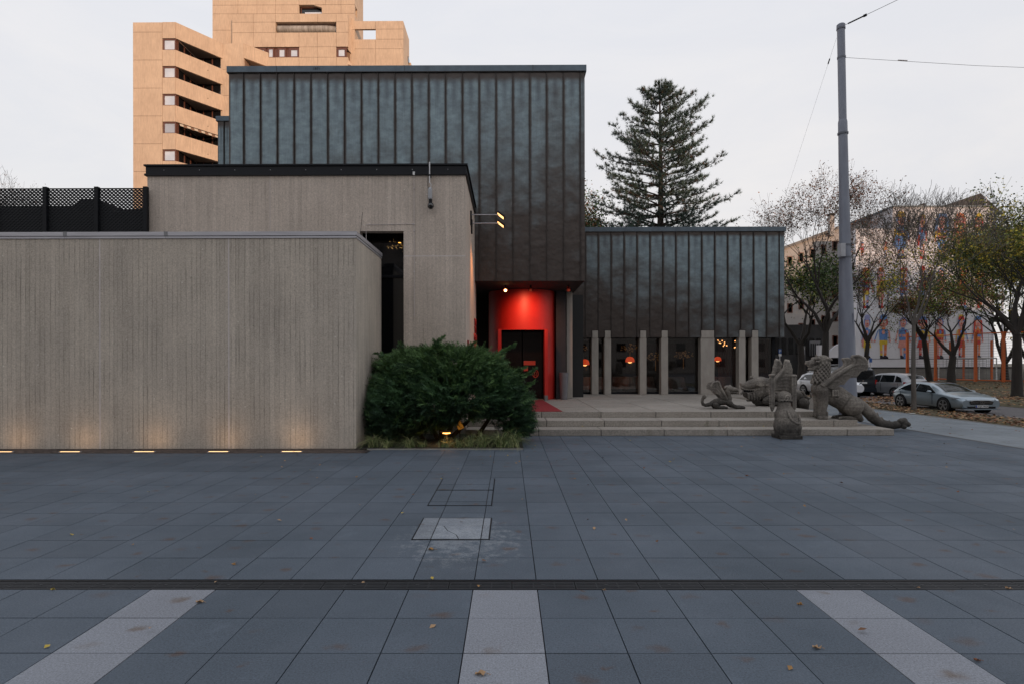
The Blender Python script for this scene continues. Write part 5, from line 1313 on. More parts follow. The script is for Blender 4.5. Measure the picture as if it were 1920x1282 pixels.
# --- silver hatchback, facing the camera
silver = paint('silver_blue_paint', (.27, .33, .375), .5)
HB = [(-2.10, .42, .80, .62, .84, .50), (-2.05, .30, .86, .80, 1.00, .55), (-1.85, .22, .90, .87, 1.18, .58), (-1.45, .20, .92, .90, 1.33, .60), (-.9, .19, .92, .90, 1.39, .60), (-.3, .19, .91, .90, 1.405, .60), (.15, .19, .90, .90, 1.37, .59),
      (.60, .19, .89, .90, 1.20, .62), (1.05, .19, .87, .90, .985, .70), (1.20, .19, .86, .90, .93, .76), (1.75, .20, .78, .90, .85, .72), (2.10, .22, .68, .86, .76, .66), (2.26, .28, .60, .78, .64, .58)]
car, at = make_car('silver blue hatchback parked by the verge with its nose to the viewer', silver, HB, (-1.38, 1.36), .345,
    [[(-1.62, .05), (-.02 - .45, .04), (-.47, .93), (-1.0, .9), (-1.35, .6)], [(-.42, .04), (.86, .05), (.52, .62), (.2, .9), (-.42, .95)]], (.28, 1.12), (-2.0, -1.62), (0, 0, 0), 0, roofglass=(-.75, .18))
xF = 2.262
def fr(nm, m, pts, x=xF, th=.03, par=None): return MB().prism([(x, y, z) for y, z in pts], (-th, 0, 0)).build(nm, m, par or car)
# nose plate gives a face: grille, lamps, intakes
M_blk = mat('gloss_black', (.008, .008, .009), .25)
gr = fr('grille', M_blk, [(-.46, .60), (-.50, .54), (-.44, .44), (.44, .44), (.50, .54), (.46, .60), (.3, .625), (-.3, .625)], 2.285, .06)
for s_ in (-1, 1): MB().box(2.285, 2.297, *sorted((s_ * .12, s_ * .46)), .515, .535).build('grille_bar', M_chr, gr)
MB().tube([(2.285, -.47, .605), (2.29, -.3, .632), (2.29, .3, .632), (2.285, .47, .605)], .008, 6).build('grille_trim', M_chr, gr)
sm_ = MB()
for k in range(24):
    a0, a1 = 2 * math.pi * k / 24, 2 * math.pi * (k + 1) / 24
    sm_.prism([(2.30, .095 * math.cos(a0), .527 + .095 * math.sin(a0)), (2.30, .095 * math.cos(a1), .527 + .095 * math.sin(a1)), (2.30, .080 * math.cos(a1), .527 + .080 * math.sin(a1)), (2.30, .080 * math.cos(a0), .527 + .080 * math.sin(a0))], (.012, 0, 0))
for k in range(3):
    a = math.pi / 2 + k * 2 * math.pi / 3; c_, s2 = math.cos(a), math.sin(a)
    sm_.prism([(2.30, .085 * c_, .527 + .085 * s2), (2.30, -.018 * s2, .527 + .018 * c_), (2.30, .018 * s2, .527 - .018 * c_)], (.014, 0, 0))
sm_.build('emblem', M_chr, gr)
fr('lower_intake', M_blk, [(-.60, .35), (-.54, .26), (.54, .26), (.60, .35)], 2.285, .08)
fr('bumper_lip', silver, [(-.80, .225), (-.74, .20), (.74, .20), (.80, .225), (.6, .25), (-.6, .25)], 2.30, .12)
np_ = fr('number_plate', M_plate, [(-.26, .305), (-.26, .41), (.26, .41), (.26, .305)], 2.31, .015)
MB().box(2.311, 2.313, -.26, -.215, .306, .409).build('plate_band', M_pblue, np_)
text_mesh('M JP 7402E', 'plate_text', M_blk, np_, (2.316, .03, .357), (R(90), 0, R(90)), .095, .001)['kind'] = 'stuff'
for s_ in (-1, 1):
    hl = MB().prism([(2.17, s_ * .50, .60), (2.16, s_ * .52, .66), (1.98, s_ * .80, .735), (1.80, s_ * .905, .765), (1.82, s_ * .91, .70), (2.04, s_ * .82, .625)], (.075, s_ * .01, .0)).build('headlight', M_lamp, car)
    MB().ell((2.20, s_ * .60, .645), (.05, .05, .03)).build('lamp_lens', M_blk, hl)
    MB().prism([(2.17, s_ * .58, .40), (2.17, s_ * .72, .44), (2.08, s_ * .80, .40), (2.10, s_ * .78, .30), (2.19, s_ * .66, .30)], (.07, 0, 0)).build('side_intake', M_blk, car)
    MB().prism([(-2.06, s_ * .55, .78), (-2.06, s_ * .82, .80), (-1.86, s_ * .89, .86), (-1.86, s_ * .89, .78), (-2.04, s_ * .80, .72)], (-.03, 0, 0)).build('tail_light', M_tail, car)
car.rotation_euler = (0, 0, R(-90)); car.location = (18.95, 25.6, -.02)
car.scale = (.97, .96, .86)
# --- grey compact van-shaped car
greyp = paint('warm_silver_paint', (.31, .32, .34), .5)
MP = [(-2.10, .42, .85, .66, .90, .56), (-2.05, .26, .92, .82, 1.15, .60), (-1.85, .22, .95, .87, 1.40, .60), (-1.3, .20, .96, .885, 1.52, .60), (-.5, .20, .95, .89, 1.55, .61), (.1, .20, .94, .89, 1.52, .60), (.7, .20, .92, .89, 1.32, .60),
      (1.25, .20, .90, .89, 1.03, .70), (1.45, .20, .87, .88, .93, .74), (1.85, .22, .76, .86, .82, .68), (2.08, .28, .62, .78, .68, .56)]
c2, at = make_car('grey silver compact family car parked beyond the silver hatchback, seen from its side', greyp, MP, (-1.3, 1.35), .31,
    [[(-1.75, .08), (-1.3, .05), (-1.25, .9), (-1.55, .72)], [(-1.2, .05), (-.28, .05), (-.28, .95), (-1.15, .93)], [(-.22, .05), (.95, .08), (.6, .6), (.12, .92), (-.22, .95)]], (.2, 1.3), (-2.02, -1.72), (0, 0, 0), 0)
MB().tube([(-1.0, .893, .27), (1.0, .893, .27)], .02, 5).build('sill_trim', M_chr, c2)
for s_ in (-1, 1):
    MB().prism([(-2.06, s_ * .55, .95), (-2.06, s_ * .80, .97), (-1.88, s_ * .875, 1.02), (-1.88, s_ * .88, .86), (-2.05, s_ * .78, .80)], (-.03, 0, 0)).build('tail_light', M_tail, c2)
c2.rotation_euler = (0, 0, R(90 + 14)); c2.location = (23.5, 36.2, -.02); c2.scale = (1, 1, .92)
# --- dark van, seen from behind
navy = paint('dark_navy_paint', (.018, .024, .034), .3)
VN = [(-2.45, .40, 1.02, .88, 1.30, .80), (-2.40, .30, 1.05, .94, 1.75, .80), (-2.25, .28, 1.06, .95, 1.88, .80), (-1.5, .26, 1.06, .95, 1.92, .82), (.8, .26, 1.05, .95, 1.90, .82), (1.2, .26, 1.02, .95, 1.75, .80), (1.75, .26, 1.0, .94, 1.15, .78), (2.2, .28, .9, .92, .98, .75), (2.4, .34, .7, .85, .75, .65)]
def make_van(label, m):
    v, at = make_car(label, m, VN, (-1.5, 1.5), .34, [[(-2.2, .08), (-.95, .08), (-.95, .85), (-2.15, .85)], [(-.85, .08), (.3, .08), (.3, .85), (-.85, .85)], [(.4, .08), (1.5, .08), (1.1, .75), (.4, .85)]], (1.15, 1.75), None, (0, 0, 0), 0, cat='van', nm='parked_van')
    MB().prism([(-2.455, -.70, 1.12), (-2.455, .70, 1.12), (-2.43, .64, 1.68), (-2.43, -.64, 1.68)], (-.02, 0, 0)).build('rear_window', M_cgl, v)
    for s_ in (-1, 1): MB().prism([(-2.455, s_ * .80, .80), (-2.44, s_ * .93, .80), (-2.44, s_ * .93, 1.10), (-2.455, s_ * .80, 1.10)], (-.03, 0, 0)).build('tail_light', M_tail, v)
    MB().box(-2.50, -2.40, -.90, .90, .30, .55).build('bumper', m, v)
    q = MB().box(-2.49, -2.475, -.26, .26, .84, .95).build('number_plate', M_plate, v)
    MB().box(-2.48, -2.465, -.5, .5, .72, .76).build('tailgate_trim', M_dark, v)
    MB().tube([(-2.47, 0, 1.03), (-2.485, 0, 1.03)], .06, 16).build('emblem', M_chr, v)
    return v
v1 = make_van('dark van seen from behind, half hidden by the big pole', navy)
v1.rotation_euler = (0, 0, R(90 + 2)); v1.location = (21.75, 38.4, -.02); v1.scale = (1, .95, .92)
v2 = make_van('black van further back, only its roof showing between the large dragon and its wing', paint('black_paint', (.015, .015, .017), .3))
v2.rotation_euler = (0, 0, R(98)); v2.location = (X(1583, 46) - .6, 47, -.02); v2.scale = (1, 1, 1)
# --- white crossover
white = paint('white_paint_car', (.66, .68, .72), .0)
SV = [(-2.05, .45, .90, .66, .95, .56), (-2.0, .30, .95, .84, 1.15, .60), (-1.8, .25, .98, .89, 1.38, .61), (-1.3, .24, .98, .90, 1.50, .62), (-.4, .24, .97, .90, 1.53, .62), (.2, .24, .96, .90, 1.50, .61), (.65, .24, .95, .90, 1.32, .62), (1.0, .24, .94, .90, 1.08, .72), (1.2, .24, .92, .90, 1.0, .78), (1.75, .26, .86, .88, .93, .72), (2.02, .34, .70, .80, .78, .60)]
c3, at = make_car('white crossover car with roof rails parked behind the large dragon', white, SV, (-1.25, 1.3), .34,
    [[(-1.75, .08), (-.42, .06), (-.42, .94), (-1.3, .88), (-1.6, .55)], [(-.36, .06), (.85, .08), (.5, .62), (.15, .9), (-.36, .95)]], (.25, 1.05), (-1.98, -1.68), (0, 0, 0), 0, rails=True)
for s_ in (-1, 1):
    MB().prism([(1.92, s_ * .55, .80), (1.90, s_ * .60, .90), (1.62, s_ * .89, .93), (1.66, s_ * .89, .84)], (.06, 0, 0)).build('headlight', M_lamp, c3)
c3.rotation_euler = (0, 0, R(-90 + 6)); c3.location = (19.95, 36.3, -.02); c3.scale = (1, 1, .95)

# ------------------------------------------------------------------ trees
def bark(name, a, b_): return mat(name, a, .9, 0, b_, 4, bump=.6, bscale=14, stretch=(1, 1, .3))
M_bark = bark('dark_bark', (.034, .028, .024), (.02, .017, .015)); M_bark2 = bark('grey_bark', (.14, .125, .11), (.09, .08, .07)); M_barkp = bark('pine_bark', (.07, .045, .035), (.04, .028, .022))
def leafmat(name, c, c2): 
    m = mat(name, c, .7, 0, c2, .8, isl=.35); m.node_tree.nodes['Principled BSDF'].inputs['Subsurface Weight'].default_value = 0; return m
LV = {'g': leafmat('green_leaf', (.075, .13, .025), (.045, .08, .02)), 'dg': leafmat('deep_green_leaf', (.022, .045, .014), (.015, .03, .012)), 'y': leafmat('yellow_leaf', (.60, .46, .05), (.36, .30, .04)),
      'yg': leafmat('yellow_green_leaf', (.24, .26, .035), (.13, .16, .025)), 'br': leafmat('brown_leaf', (.18, .09, .055), (.12, .062, .045)), 'ru': leafmat('rusty_leaf', (.32, .13, .045), (.20, .085, .04)), 'pk': leafmat('dry_pinkish_leaf', (.16, .09, .07), (.10, .06, .05))}
def tree(label, x, y, h, rad, seed, levels=5, trunk=.3, spread=1.0, leaves=(('g', 1),), nleaf=2500, lsize=.12, lean=(0, 0), group='autumn trees around the street and court', name='street_tree', bm=None, zlow=0, leaf_z=(0, 99), cluster=.35, clear=.12, up=.25, leafmap=None):
    r = random.Random(seed); t = thing(name, label, 'tree', (x, y, 0), group)
    T = MB(); tips = []
    def grow(p, d, L_, rr, lv):
        n = 4 if lv > 1 else 3; pts = [p]; rs = [rr]; cur = Vector(p); dd = Vector(d)
        for i in range(n):
            dd = (dd + Vector((r.gauss(0, .16), r.gauss(0, .16), r.gauss(0, .10) + up * .15))).normalized()
            cur = cur + dd * (L_ / n); pts.append(tuple(cur)); rs.append(max(rr * (1 - .5 * (i + 1) / n), .006))
            if lv <= 1: tips.append((cur.copy(), dd.copy(), lv))
        T.tube(pts, rs, 7 if lv >= levels - 1 else (5 if lv > 2 else 3), cap=False)
        if lv == 0: return
        k = r.choice((2, 3, 3)) if lv > 1 else r.choice((2, 3))
        for c in range(k):
            a = 2 * math.pi * (c + r.random() * .6) / k + seed; tilt = r.uniform(.45, .95) * spread
            o1 = dd.orthogonal().normalized(); o2 = dd.cross(o1)
            nd = (dd * math.cos(tilt) + (o1 * math.cos(a) + o2 * math.sin(a)) * math.sin(tilt)); nd.z += up * .5; nd.normalize()
            grow(tuple(cur if c < 2 else Vector(pts[-2])), nd, L_ * r.uniform(.62, .86), rs[-1] * .72, lv - 1)
        if lv > 1:
            grow(tuple(cur), (dd + Vector((r.gauss(0, .2), r.gauss(0, .2), up))).normalized(), L_ * .78, rs[-1] * .85, lv - 1)
    base = Vector((x, y, 0)); th = h * rad['trunk'] if isinstance(rad, dict) else h * .3
    d0 = Vector((lean[0], lean[1], 1)).normalized()
    # flared foot
    T.tube([tuple(base), tuple(base + d0 * .25), tuple(base + d0 * th * .5 + Vector((r.uniform(-.1, .1), 0, 0))), tuple(base + d0 * th)], [trunk * 1.25, trunk * 1.05, trunk * .9, trunk * .75], 9, cap=False)
    top = base + d0 * th
    L0 = (h - th) * .36
    k = 3 if spread > .6 else 2
    for c in range(k):
        a = 2 * math.pi * c / k + r.random(); nd = Vector((math.cos(a) * .62 * spread, math.sin(a) * .62 * spread, 1)).normalized(); grow(tuple(top), nd, L0 * r.uniform(.9, 1.15), trunk * .54, levels - 1)
    if spread <= 1: grow(tuple(top), (d0 + Vector((0, 0, .3))).normalized(), L0, trunk * .7, levels - 1)
    T.build('trunk', bm or M_bark, t, smooth=True)
    if nleaf and tips:
        names = [k for k, _ in leaves]; ws_ = [w__ for _, w__ in leaves]
        Bm = MB(); cl = [q for q in tips if leaf_z[0] <= q[0].z <= leaf_z[1]] or tips
        for _ in range(nleaf):
            p, d, lv = r.choice(cl)
            q = p + Vector((r.gauss(0, cluster), r.gauss(0, cluster), r.gauss(0, cluster * .8)))
            kk = None
            if leafmap: kk = leafmap(q, r)
            if kk is None:
                # neighbouring twigs share a colour
                v = mnoise.noise(q * .45 + Vector((seed, 0, 0))) * .9 + .5 + r.gauss(0, .22); acc = 0; tot = sum(ws_); kk = names[-1]
                for nme, w__ in leaves:
                    acc += w__ / tot
                    if v < acc: kk = nme; break
            if kk == 'none': continue
            Bm.cur = names.index(kk) if kk in names else 0
            s = lsize * r.uniform(.5, 1.25); u = Vector((r.gauss(0, 1), r.gauss(0, 1), r.gauss(0, .6))).normalized(); v_ = u.cross(Vector((r.gauss(0, 1), r.gauss(0, 1), r.gauss(0, 1)))).normalized()
            Bm.quad(tuple(q - u * s * .5), tuple(q + v_ * s * .38), tuple(q + u * s * .6), tuple(q - v_ * s * .38))
        Bm.build('crown', [LV[k] for k in names], t)
    return t
tree('autumn tree with bare pinkish top and green lower crown just right of the copper wing', X(1547, 46), 46, 14.6, {'trunk': .30}, 4, 6, .30, .66, (('g', .25), ('yg', .2), ('ru', .2), ('br', .35)), 9000, .13, leaf_z=(3.5, 22), cluster=.19,
     leafmap=lambda q, r: ('br' if q.z > 12 and r.random() < .6 else ('br' if q.z > 9.5 and r.random() < .7 else ('ru' if q.z > 8.5 and r.random() < .4 else (r.choice(('g', 'g', 'yg', 'g')) if q.z < 7 and r.random() < .6 else None)))))
tree('leaning autumn tree with dull brown leaves right of the big pole', X(1618, 56), 56, 10.8, {'trunk': .36}, 8, 6, .24, .8, (('br', .45), ('ru', .3), ('yg', .25)), 4200, .14, lean=(.10, 0), leaf_z=(4.5, 22), cluster=.2)
tree('dark trunked tree with sparse brown foliage in front of the mural', X(1741, 58), 58, 8.4, {'trunk': .5}, 12, 5, .28, .9, (('br', .45), ('ru', .2), ('yg', .35)), 3600, .14, lean=(-.14, 0), leaf_z=(4.5, 22), cluster=.25)
tree('low forked tree with green and orange leaves behind the silver hatchback', X(1780, 55), 55, 8.8, {'trunk': .3}, 21, 6, .36, 1.05, (('g', .4), ('yg', .35), ('ru', .25)), 6500, .14, leaf_z=(4.2, 20), cluster=.22, lean=(.08, 0))
tree('big yellow green tree cut by the right edge of the picture', X(1903, 34), 34, 10.6, {'trunk': .34}, 30, 6, .27, .8, (('yg', .42), ('y', .30), ('g', .28)), 20000, .13, leaf_z=(2.8, 20), cluster=.26,
     leafmap=lambda q, r: ('none' if q.z > 9.5 and r.random() < .5 else None))
tree('slender young street tree with pale grey stem in the narrow verge', X(1711, 24.8), 24.8, 8.6, {'trunk': .42}, 41, 6, .095, .85, (('br', .5), ('yg', .3), ('ru', .2)), 1100, .06, bm=M_bark2, leaf_z=(3, 7.5), cluster=.25)
tree('green tree behind the annex left of the big pole', X(1500, 54), 54, 12, {'trunk': .3}, 52, 5, .35, 1.1, (('g', .5), ('dg', .3), ('yg', .2)), 8000, .20, leaf_z=(3, 11.5), cluster=.65)
for i, (px, D, h, sd) in enumerate(((1880, 64, 15, 61), (1925, 60, 17, 66), (1965, 52, 15, 71))):
    tree(['dense dark evergreen right of the painted gable', 'dense tree at the right edge behind the ball court', 'outermost dense tree beyond the right edge'][i], X(px, D), D, h, {'trunk': .12}, sd, 5, .4, .95, (('dg', .55), ('g', .2), ('yg', .15), ('y', .1)), 16000, .2, leaf_z=(.8, 16), cluster=.8, group='dense trees at the right edge')
tree('bare branching tree far behind the black mesh screen at the left', X(40, 48), 48, 14.4, {'trunk': .35}, 77, 6, .20, .8, (('pk', 1),), 2200, .10, leaf_z=(10, 18), cluster=.2, group='bare trees behind the low block', up=.35)
tree('second bare tree low behind the mesh screen left of the tower', X(-60, 52), 52, 15.0, {'trunk': .35}, 79, 6, .20, .8, (('pk', 1),), 1800, .10, leaf_z=(10, 18), cluster=.2, group='bare trees behind the low block', up=.3)
tree('green and rust tree showing just right of the metal hall', X(1102, 48), 48, 14.2, {'trunk': .3}, 83, 5, .3, .5, (('dg', .45), ('g', .4), ('ru', .15)), 9000, .17, leaf_z=(7, 18.6), cluster=.35, up=.45, group=None)
# ------------------------------------------------------------------ pine
def pine(label, x, y, h, Lf, seed, z0):
    r = random.Random(seed); t = thing('pine_tree', label, 'tree', (x, y, 0)); T = MB(); Nd = MB()
    T.tube([(x, y, 0), (x, y, h * .3), (x + .1, y, h * .7), (x, y, h)], [.42, .36, .17, .03], 10, cap=False)
    tufts = []
    def tuft(p, d):
        d = Vector(d).normalized(); Nd.cur = r.choice((0, 0, 1, 2) if r.random() < .93 else (3,)); k = r.randint(13, 17)
        for _ in range(k):
            q = (d + Vector((r.gauss(0, .62), r.gauss(0, .62), r.gauss(0, .62)))).normalized(); l_ = r.uniform(.18, .36)
            o = q.orthogonal().normalized() * .022; e = Vector(p) + q * l_; Nd.v += [tuple(Vector(p) - o), tuple(Vector(p) + o), tuple(e)]; n_ = len(Nd.v); Nd.face(n_ - 3, n_ - 2, n_ - 1)
    z = z0
    while z < h - .25:
        u = (h - z) / (h - z0); nb = r.choice((5, 5, 6)) if z < h - 2 else 4
        L_ = Lf(z)
        a0 = r.random() * 6.28
        for k in range(nb):
            a = a0 + 2 * math.pi * k / nb + r.gauss(0, .15); L2 = L_ * r.choice((r.uniform(.6, .85), r.uniform(.88, 1.14)))
            pts = []; n = 7; d = Vector((math.cos(a), math.sin(a), 0)); zz_ = z; p = Vector((x, y, z)); slope0 = .10 + .30 * (1 - u)
            for i in range(n + 1):
                pts.append(p.copy()); s = slope0 - .28 * math.sin(min(1, i / n * 1.3) * 1.57) * u + .85 * (i / n) ** 3
                p = p + (d + Vector((r.gauss(0, .08), r.gauss(0, .08), s))).normalized() * (L2 / n)
            T.tube([tuple(q) for q in pts], [max(.055 * (1 - i / n) * (.4 + u) + .012, .012) for i in range(n + 1)], 4, cap=False)
            for i in range(2, n + 1):
                c = pts[i]; f = i / n
                m_ = 3 if L2 > 1.6 else 2
                for s_ in range(m_):
                    sd = Vector((-d.y, d.x, 0)) * (1 if s_ % 2 else -1); sl = (L2 * .30 * (1.15 - f) + .22) * r.uniform(.6, 1.15)
                    dd = (sd * r.uniform(.5, 1) + d * r.uniform(.5, 1.0) + Vector((0, 0, r.uniform(.05, .55)))).normalized(); e = c + dd * sl + Vector((0, 0, .12 * sl))
                    T.tube([tuple(c), tuple(e)], [.018, .010], 3, cap=False)
                    for q in range(max(2, int(sl / .165))):
                        v = (q + 1) / max(2, int(sl / .165)); tuft(tuple(c.lerp(e, v) + Vector((r.gauss(0, .05), r.gauss(0, .05), r.gauss(0, .05)))), dd + Vector((0, 0, .6)))
                tuft(tuple(c), d + Vector((0, 0, .8)))
            tuft(tuple(pts[-1]), (pts[-1] - pts[-2]) + Vector((0, 0, .2))); tuft(tuple(pts[-1] + (pts[-1] - pts[-2]) * .3), (pts[-1] - pts[-2]))
        z += r.uniform(.42, .85)
    for q in range(10): tuft((x, y, h - q * .14), (r.gauss(0, .3), r.gauss(0, .3), 1))
    T.build('trunk', M_barkp, t, smooth=True)
    Nd.build('crown', [mat('pine_needles', (.050, .088, .066), .7), mat('pine_needles_dark', (.032, .060, .048), .7), mat('pine_needles_pale', (.075, .115, .082), .7), mat('brown_cones', (.12, .07, .04), .8)], t)
def Lf(z):
    py = 680 - (z - H) * F / 45
    tbl = [(157, 4), (175, 28), (200, 42), (230, 72), (265, 92), (300, 112), (350, 120), (425, 140), (700, 150)]
    for (a, b_), (c, d) in zip(tbl[:-1], tbl[1:]):
        if a <= py <= c: return (b_ + (d - b_) * (py - a) / (c - a)) * 45 / F
    return .2
pine('tall open crowned pine rising behind the copper wing', X(1237, 45), 45, Z(158, 45), Lf, 5, 8.5)

# ------------------------------------------------------------------ juniper hedge
def juniper():
    r = np.random.RandomState(11); t = thing('juniper_bush', 'broad dark green juniper bush with feathery sprays between the low block and the steps', 'bush', (-1.5, 15.3, 0))
    lumps = [(-2.45, 15.3, 1.0, 1.15, 1.0, .78), (-1.9, 15.5, 1.75, 1.15, .85, .62), (-1.1, 15.35, 1.80, 1.0, .9, .55), (-2.75, 15.7, 1.85, .75, .7, .45), (-1.4, 15.1, 1.15, 1.3, 1.15, .70),
             (-.62, 15.3, 1.25, .85, 1.0, .62), (-.08, 15.3, .85, .58, .9, .56), (-3.0, 15.2, .80, .60, .95, .66), (-.45, 15.5, 1.62, .62, .7, .28), (-1.9, 15.6, 2.15, .9, .5, .26), (-2.9, 15.5, 1.45, .72, .8, .28), (.05, 15.3, .45, .50, .8, .35)]
    B = MB(); v = B.v; f = B.f; mi = B.mi
    def spray(p, d, L_, col):
        d = d / np.linalg.norm(d); s = np.cross(d, r.normal(0, 1, 3)); s /= np.linalg.norm(s)
        n = 6
        for i in range(n):
            c = p + d * L_ * (i / n); w_ = L_ * .42 * (1 - i / n) + .03
            for sg in (-1, 1):
                e = c + (d * .8 + s * sg * .75 + r.normal(0, .12, 3)) * w_
                o = (d * .5 - s * sg * .5) * .011 + r.normal(0, .004, 3)
                k = len(v); v.append(tuple(c - o)); v.append(tuple(c + o)); v.append(tuple(e)); f.append((k, k + 1, k + 2)); mi.append(col)
        k = len(v); o = s * .009; c = p; e = p + d * L_ * 1.12; v.append(tuple(c - o)); v.append(tuple(c + o)); v.append(tuple(e)); f.append((k, k + 1, k + 2)); mi.append(col)
    wts = np.array([a[3] * a[5] + a[4] * a[5] for a in lumps]); wts /= wts.sum()
    cnt = 0
    while cnt < 15500:
        a = lumps[r.choice(len(lumps), p=wts)]
        n = r.normal(0, 1, 3); n /= np.linalg.norm(n)
        if n[1] > .55: continue
        rr = r.uniform(.72, 1.02)
        p = np.array([a[0] + n[0] * a[3] * rr, a[1] + n[1] * a[4] * rr, a[2] + n[2] * a[5] * rr])
        if p[2] < .10: continue
        if rr > .80 and mnoise.noise(Vector((p[0] * 1.5, p[1] * 1.2, p[2] * 4.2))) < -.12 and r.rand() < .85: continue
        if p[0] < -3.6: continue
        # hollow near the ground right of centre where the lamp sits
        if -1.55 < p[0] < -.15 and p[2] < .62 + .12 * math.sin(p[0] * 9) and p[1] < 15.6: continue
        d = n * np.array([1, 1, .3]) + np.array([.55 * np.clip(p[0] + 1.6, -1, 1), -.15, .22]) + r.normal(0, .28, 3)
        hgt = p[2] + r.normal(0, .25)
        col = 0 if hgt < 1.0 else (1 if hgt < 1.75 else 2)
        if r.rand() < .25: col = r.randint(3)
        spray(p, d, r.uniform(.14, .40), col); cnt += 1
    # long reaching shoots
    shoots = [((-2.2, 15.2, 2.25), (.55, -.1, .42), .62), ((-.75, 15.3, 2.05), (1, -.1, .42), 1.0), ((-.2, 15.2, 1.45), (1, -.1, .38), .95), ((.1, 15.2, 1.25), (1, -.1, .42), .62), ((-3.1, 15.5, 2.15), (-.9, -.1, .22), .45), ((-2.8, 15.3, 1.6), (-1, -.1, .1), .7),
              ((-1.2, 15.2, 2.25), (.4, -.1, .35), .4), ((-1.6, 15.2, 2.35), (-.5, -.2, .3), .4), ((.25, 15.2, .9), (1, -.1, .25), .35), ((-3.2, 15.3, 1.25), (-.8, -.2, .3), .35), ((-.1, 15.3, 1.75), (1, 0, .2), .55), ((-2.6, 15.3, 2.25), (-.4, -.1, .4), .35)]
    for p, d, L_ in shoots:
        p = np.array(p, float); d = np.array(d, float); d /= np.linalg.norm(d); k = int(L_ / .035)
        for j in range(k):
            u = j / k; q = p + d * L_ * u + np.array([0, 0, .10 * u * u])
            for _ in range(3): spray(q + r.normal(0, .035 * (1 - u) + .008, 3), d + r.normal(0, .38, 3), r.uniform(.10, .22) * (1 - .4 * u), 2 if r.rand() < .6 else 1)
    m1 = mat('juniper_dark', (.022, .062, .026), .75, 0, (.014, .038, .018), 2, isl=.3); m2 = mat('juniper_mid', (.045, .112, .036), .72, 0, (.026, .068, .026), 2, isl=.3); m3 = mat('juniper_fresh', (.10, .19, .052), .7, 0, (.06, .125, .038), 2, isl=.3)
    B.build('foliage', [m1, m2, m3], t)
    T = MB()
    for (x0, x1, z1) in ((-1.9, -2.6, 1.2), (-1.7, -1.0, 1.4), (-1.8, -2.0, 1.6), (-1.6, -.4, 1.0), (-.9, -.2, .9), (-2.3, -3.0, 1.1)): T.tube([(x0, 15.6, 0), (x0 * .5 + x1 * .5, 15.5, z1 * .6), (x1, 15.4, z1)], [.07, .05, .02], 6)
    T.build('stems', M_bark, t)
juniper()
tuft_px = [(700, 842, .34), (725, 843, .22), (768, 843, .26), (835, 842, .22), (880, 841, .30), (905, 842, .40), (938, 842, .42), (962, 842, .36), (860, 841, .25), (790, 843, .15)]
tl = ['leftmost tuft against the corner of the low block', 'small tuft second from the left under the bush', 'third from the left, under the dark middle', 'short tuft just below the glowing garden lamp', 'tuft right of the garden lamp', 'tall pale tuft under the middle right of the bush', 'large yellow green tuft near the right end of the bed', 'rightmost tuft by the steps', 'tuft immediately right of the garden lamp', 'sparse tuft left of the garden lamp']
M_gr = [mat('sedge_green', (.12, .19, .05), .6), mat('sedge_pale', (.50, .52, .24), .6), mat('sedge_dark', (.03, .06, .02), .6)]
for (px, py, s), lab in zip(tuft_px, tl):
    r = random.Random(px); D = 14.05 + r.uniform(0, .15); x = X(px, D); b = MB()
    n = int(170 * s / .3)
    for _ in range(n):
        a = r.uniform(0, 6.28); L_ = s * r.uniform(.9, 1.7); ln = r.uniform(.7, 1.8); d = Vector((math.cos(a), math.sin(a) * .8, 0)); sd = Vector((-d.y, d.x, 0)) * .0055
        p = Vector((x + r.gauss(0, .05), D + r.gauss(0, .04), .02)); pts = []
        for i in range(5):
            u = i / 4; pts.append(p + d * L_ * ln * u * (.35 + .65 * u) + Vector((0, 0, L_ * (1.5 * u - 1.05 * u * u * ln))))
        b.cur = r.choice((0, 1, 1, 2, 0)); o = len(b.v)
        for i, q in enumerate(pts):
            w_ = sd * (1 - i / 4.3); b.v += [tuple(q - w_), tuple(q + w_)]
        for i in range(4): b.face(o + 2 * i, o + 2 * i + 2, o + 2 * i + 3, o + 2 * i + 1)
    tag(b.build('sedge_tuft', M_gr), 'arching yellow green sedge, ' + lab, 'grass', 'sedge tufts along the planting bed')
# garden lamp under the bush
gx, gy = X(837, 14.5), 14.5
t = thing('garden_lamp', 'small flat garden lamp glowing amber under the juniper bush', 'lamp', (gx, gy, 0))
MB().tube([(gx, gy, 0), (gx, gy, .28)], .02, 8).build('stem', M_dark, t)
MB().lathe([(.17, .335), (.15, .36), (.03, .375)], gx, gy, 18).build('hood', mat('copper_hood', (.25, .12, .05), .5, .5), t)
MB().lathe([(.085, .30), (.10, .312), (.09, .333)], gx, gy, 18).build('glass', glow('garden_glow', (1, .48, .10), 4.5), t)
a = bpy.data.lights.new('garden_light', 'POINT'); a.energy = 2.6; a.color = (1, .5, .12); a.shadow_soft_size = .1
ao = bpy.data.objects.new('garden_light', a); C.objects.link(ao); ao.parent = t; ao.location = (0, -.05, .22)
gx2 = X(862, 15.2)
t = thing('glowing_leaf', 'amber lit leaf half hidden in the hollow of the bush, its light a painted glow', 'lamp', (gx2, 15.2, 0))
MB().prism([(gx2 - .08, 15.2, .38), (gx2 - .02, 15.2, .30), (gx2 + .09, 15.2, .36), (gx2 + .05, 15.2, .44), (gx2 - .01, 15.2, .54)], (.02, .03, 0)).build('shade', mat('leaf_glow', (.30, .16, .03), .6, emit=(1, .38, .04), estr=.12), t)  # a leaf, no lamp: the amber light on it is put in as glow
MB().tube([(gx2, 15.2, 0), (gx2, 15.2, .32)], .02, 6).build('stem', M_dark, t)

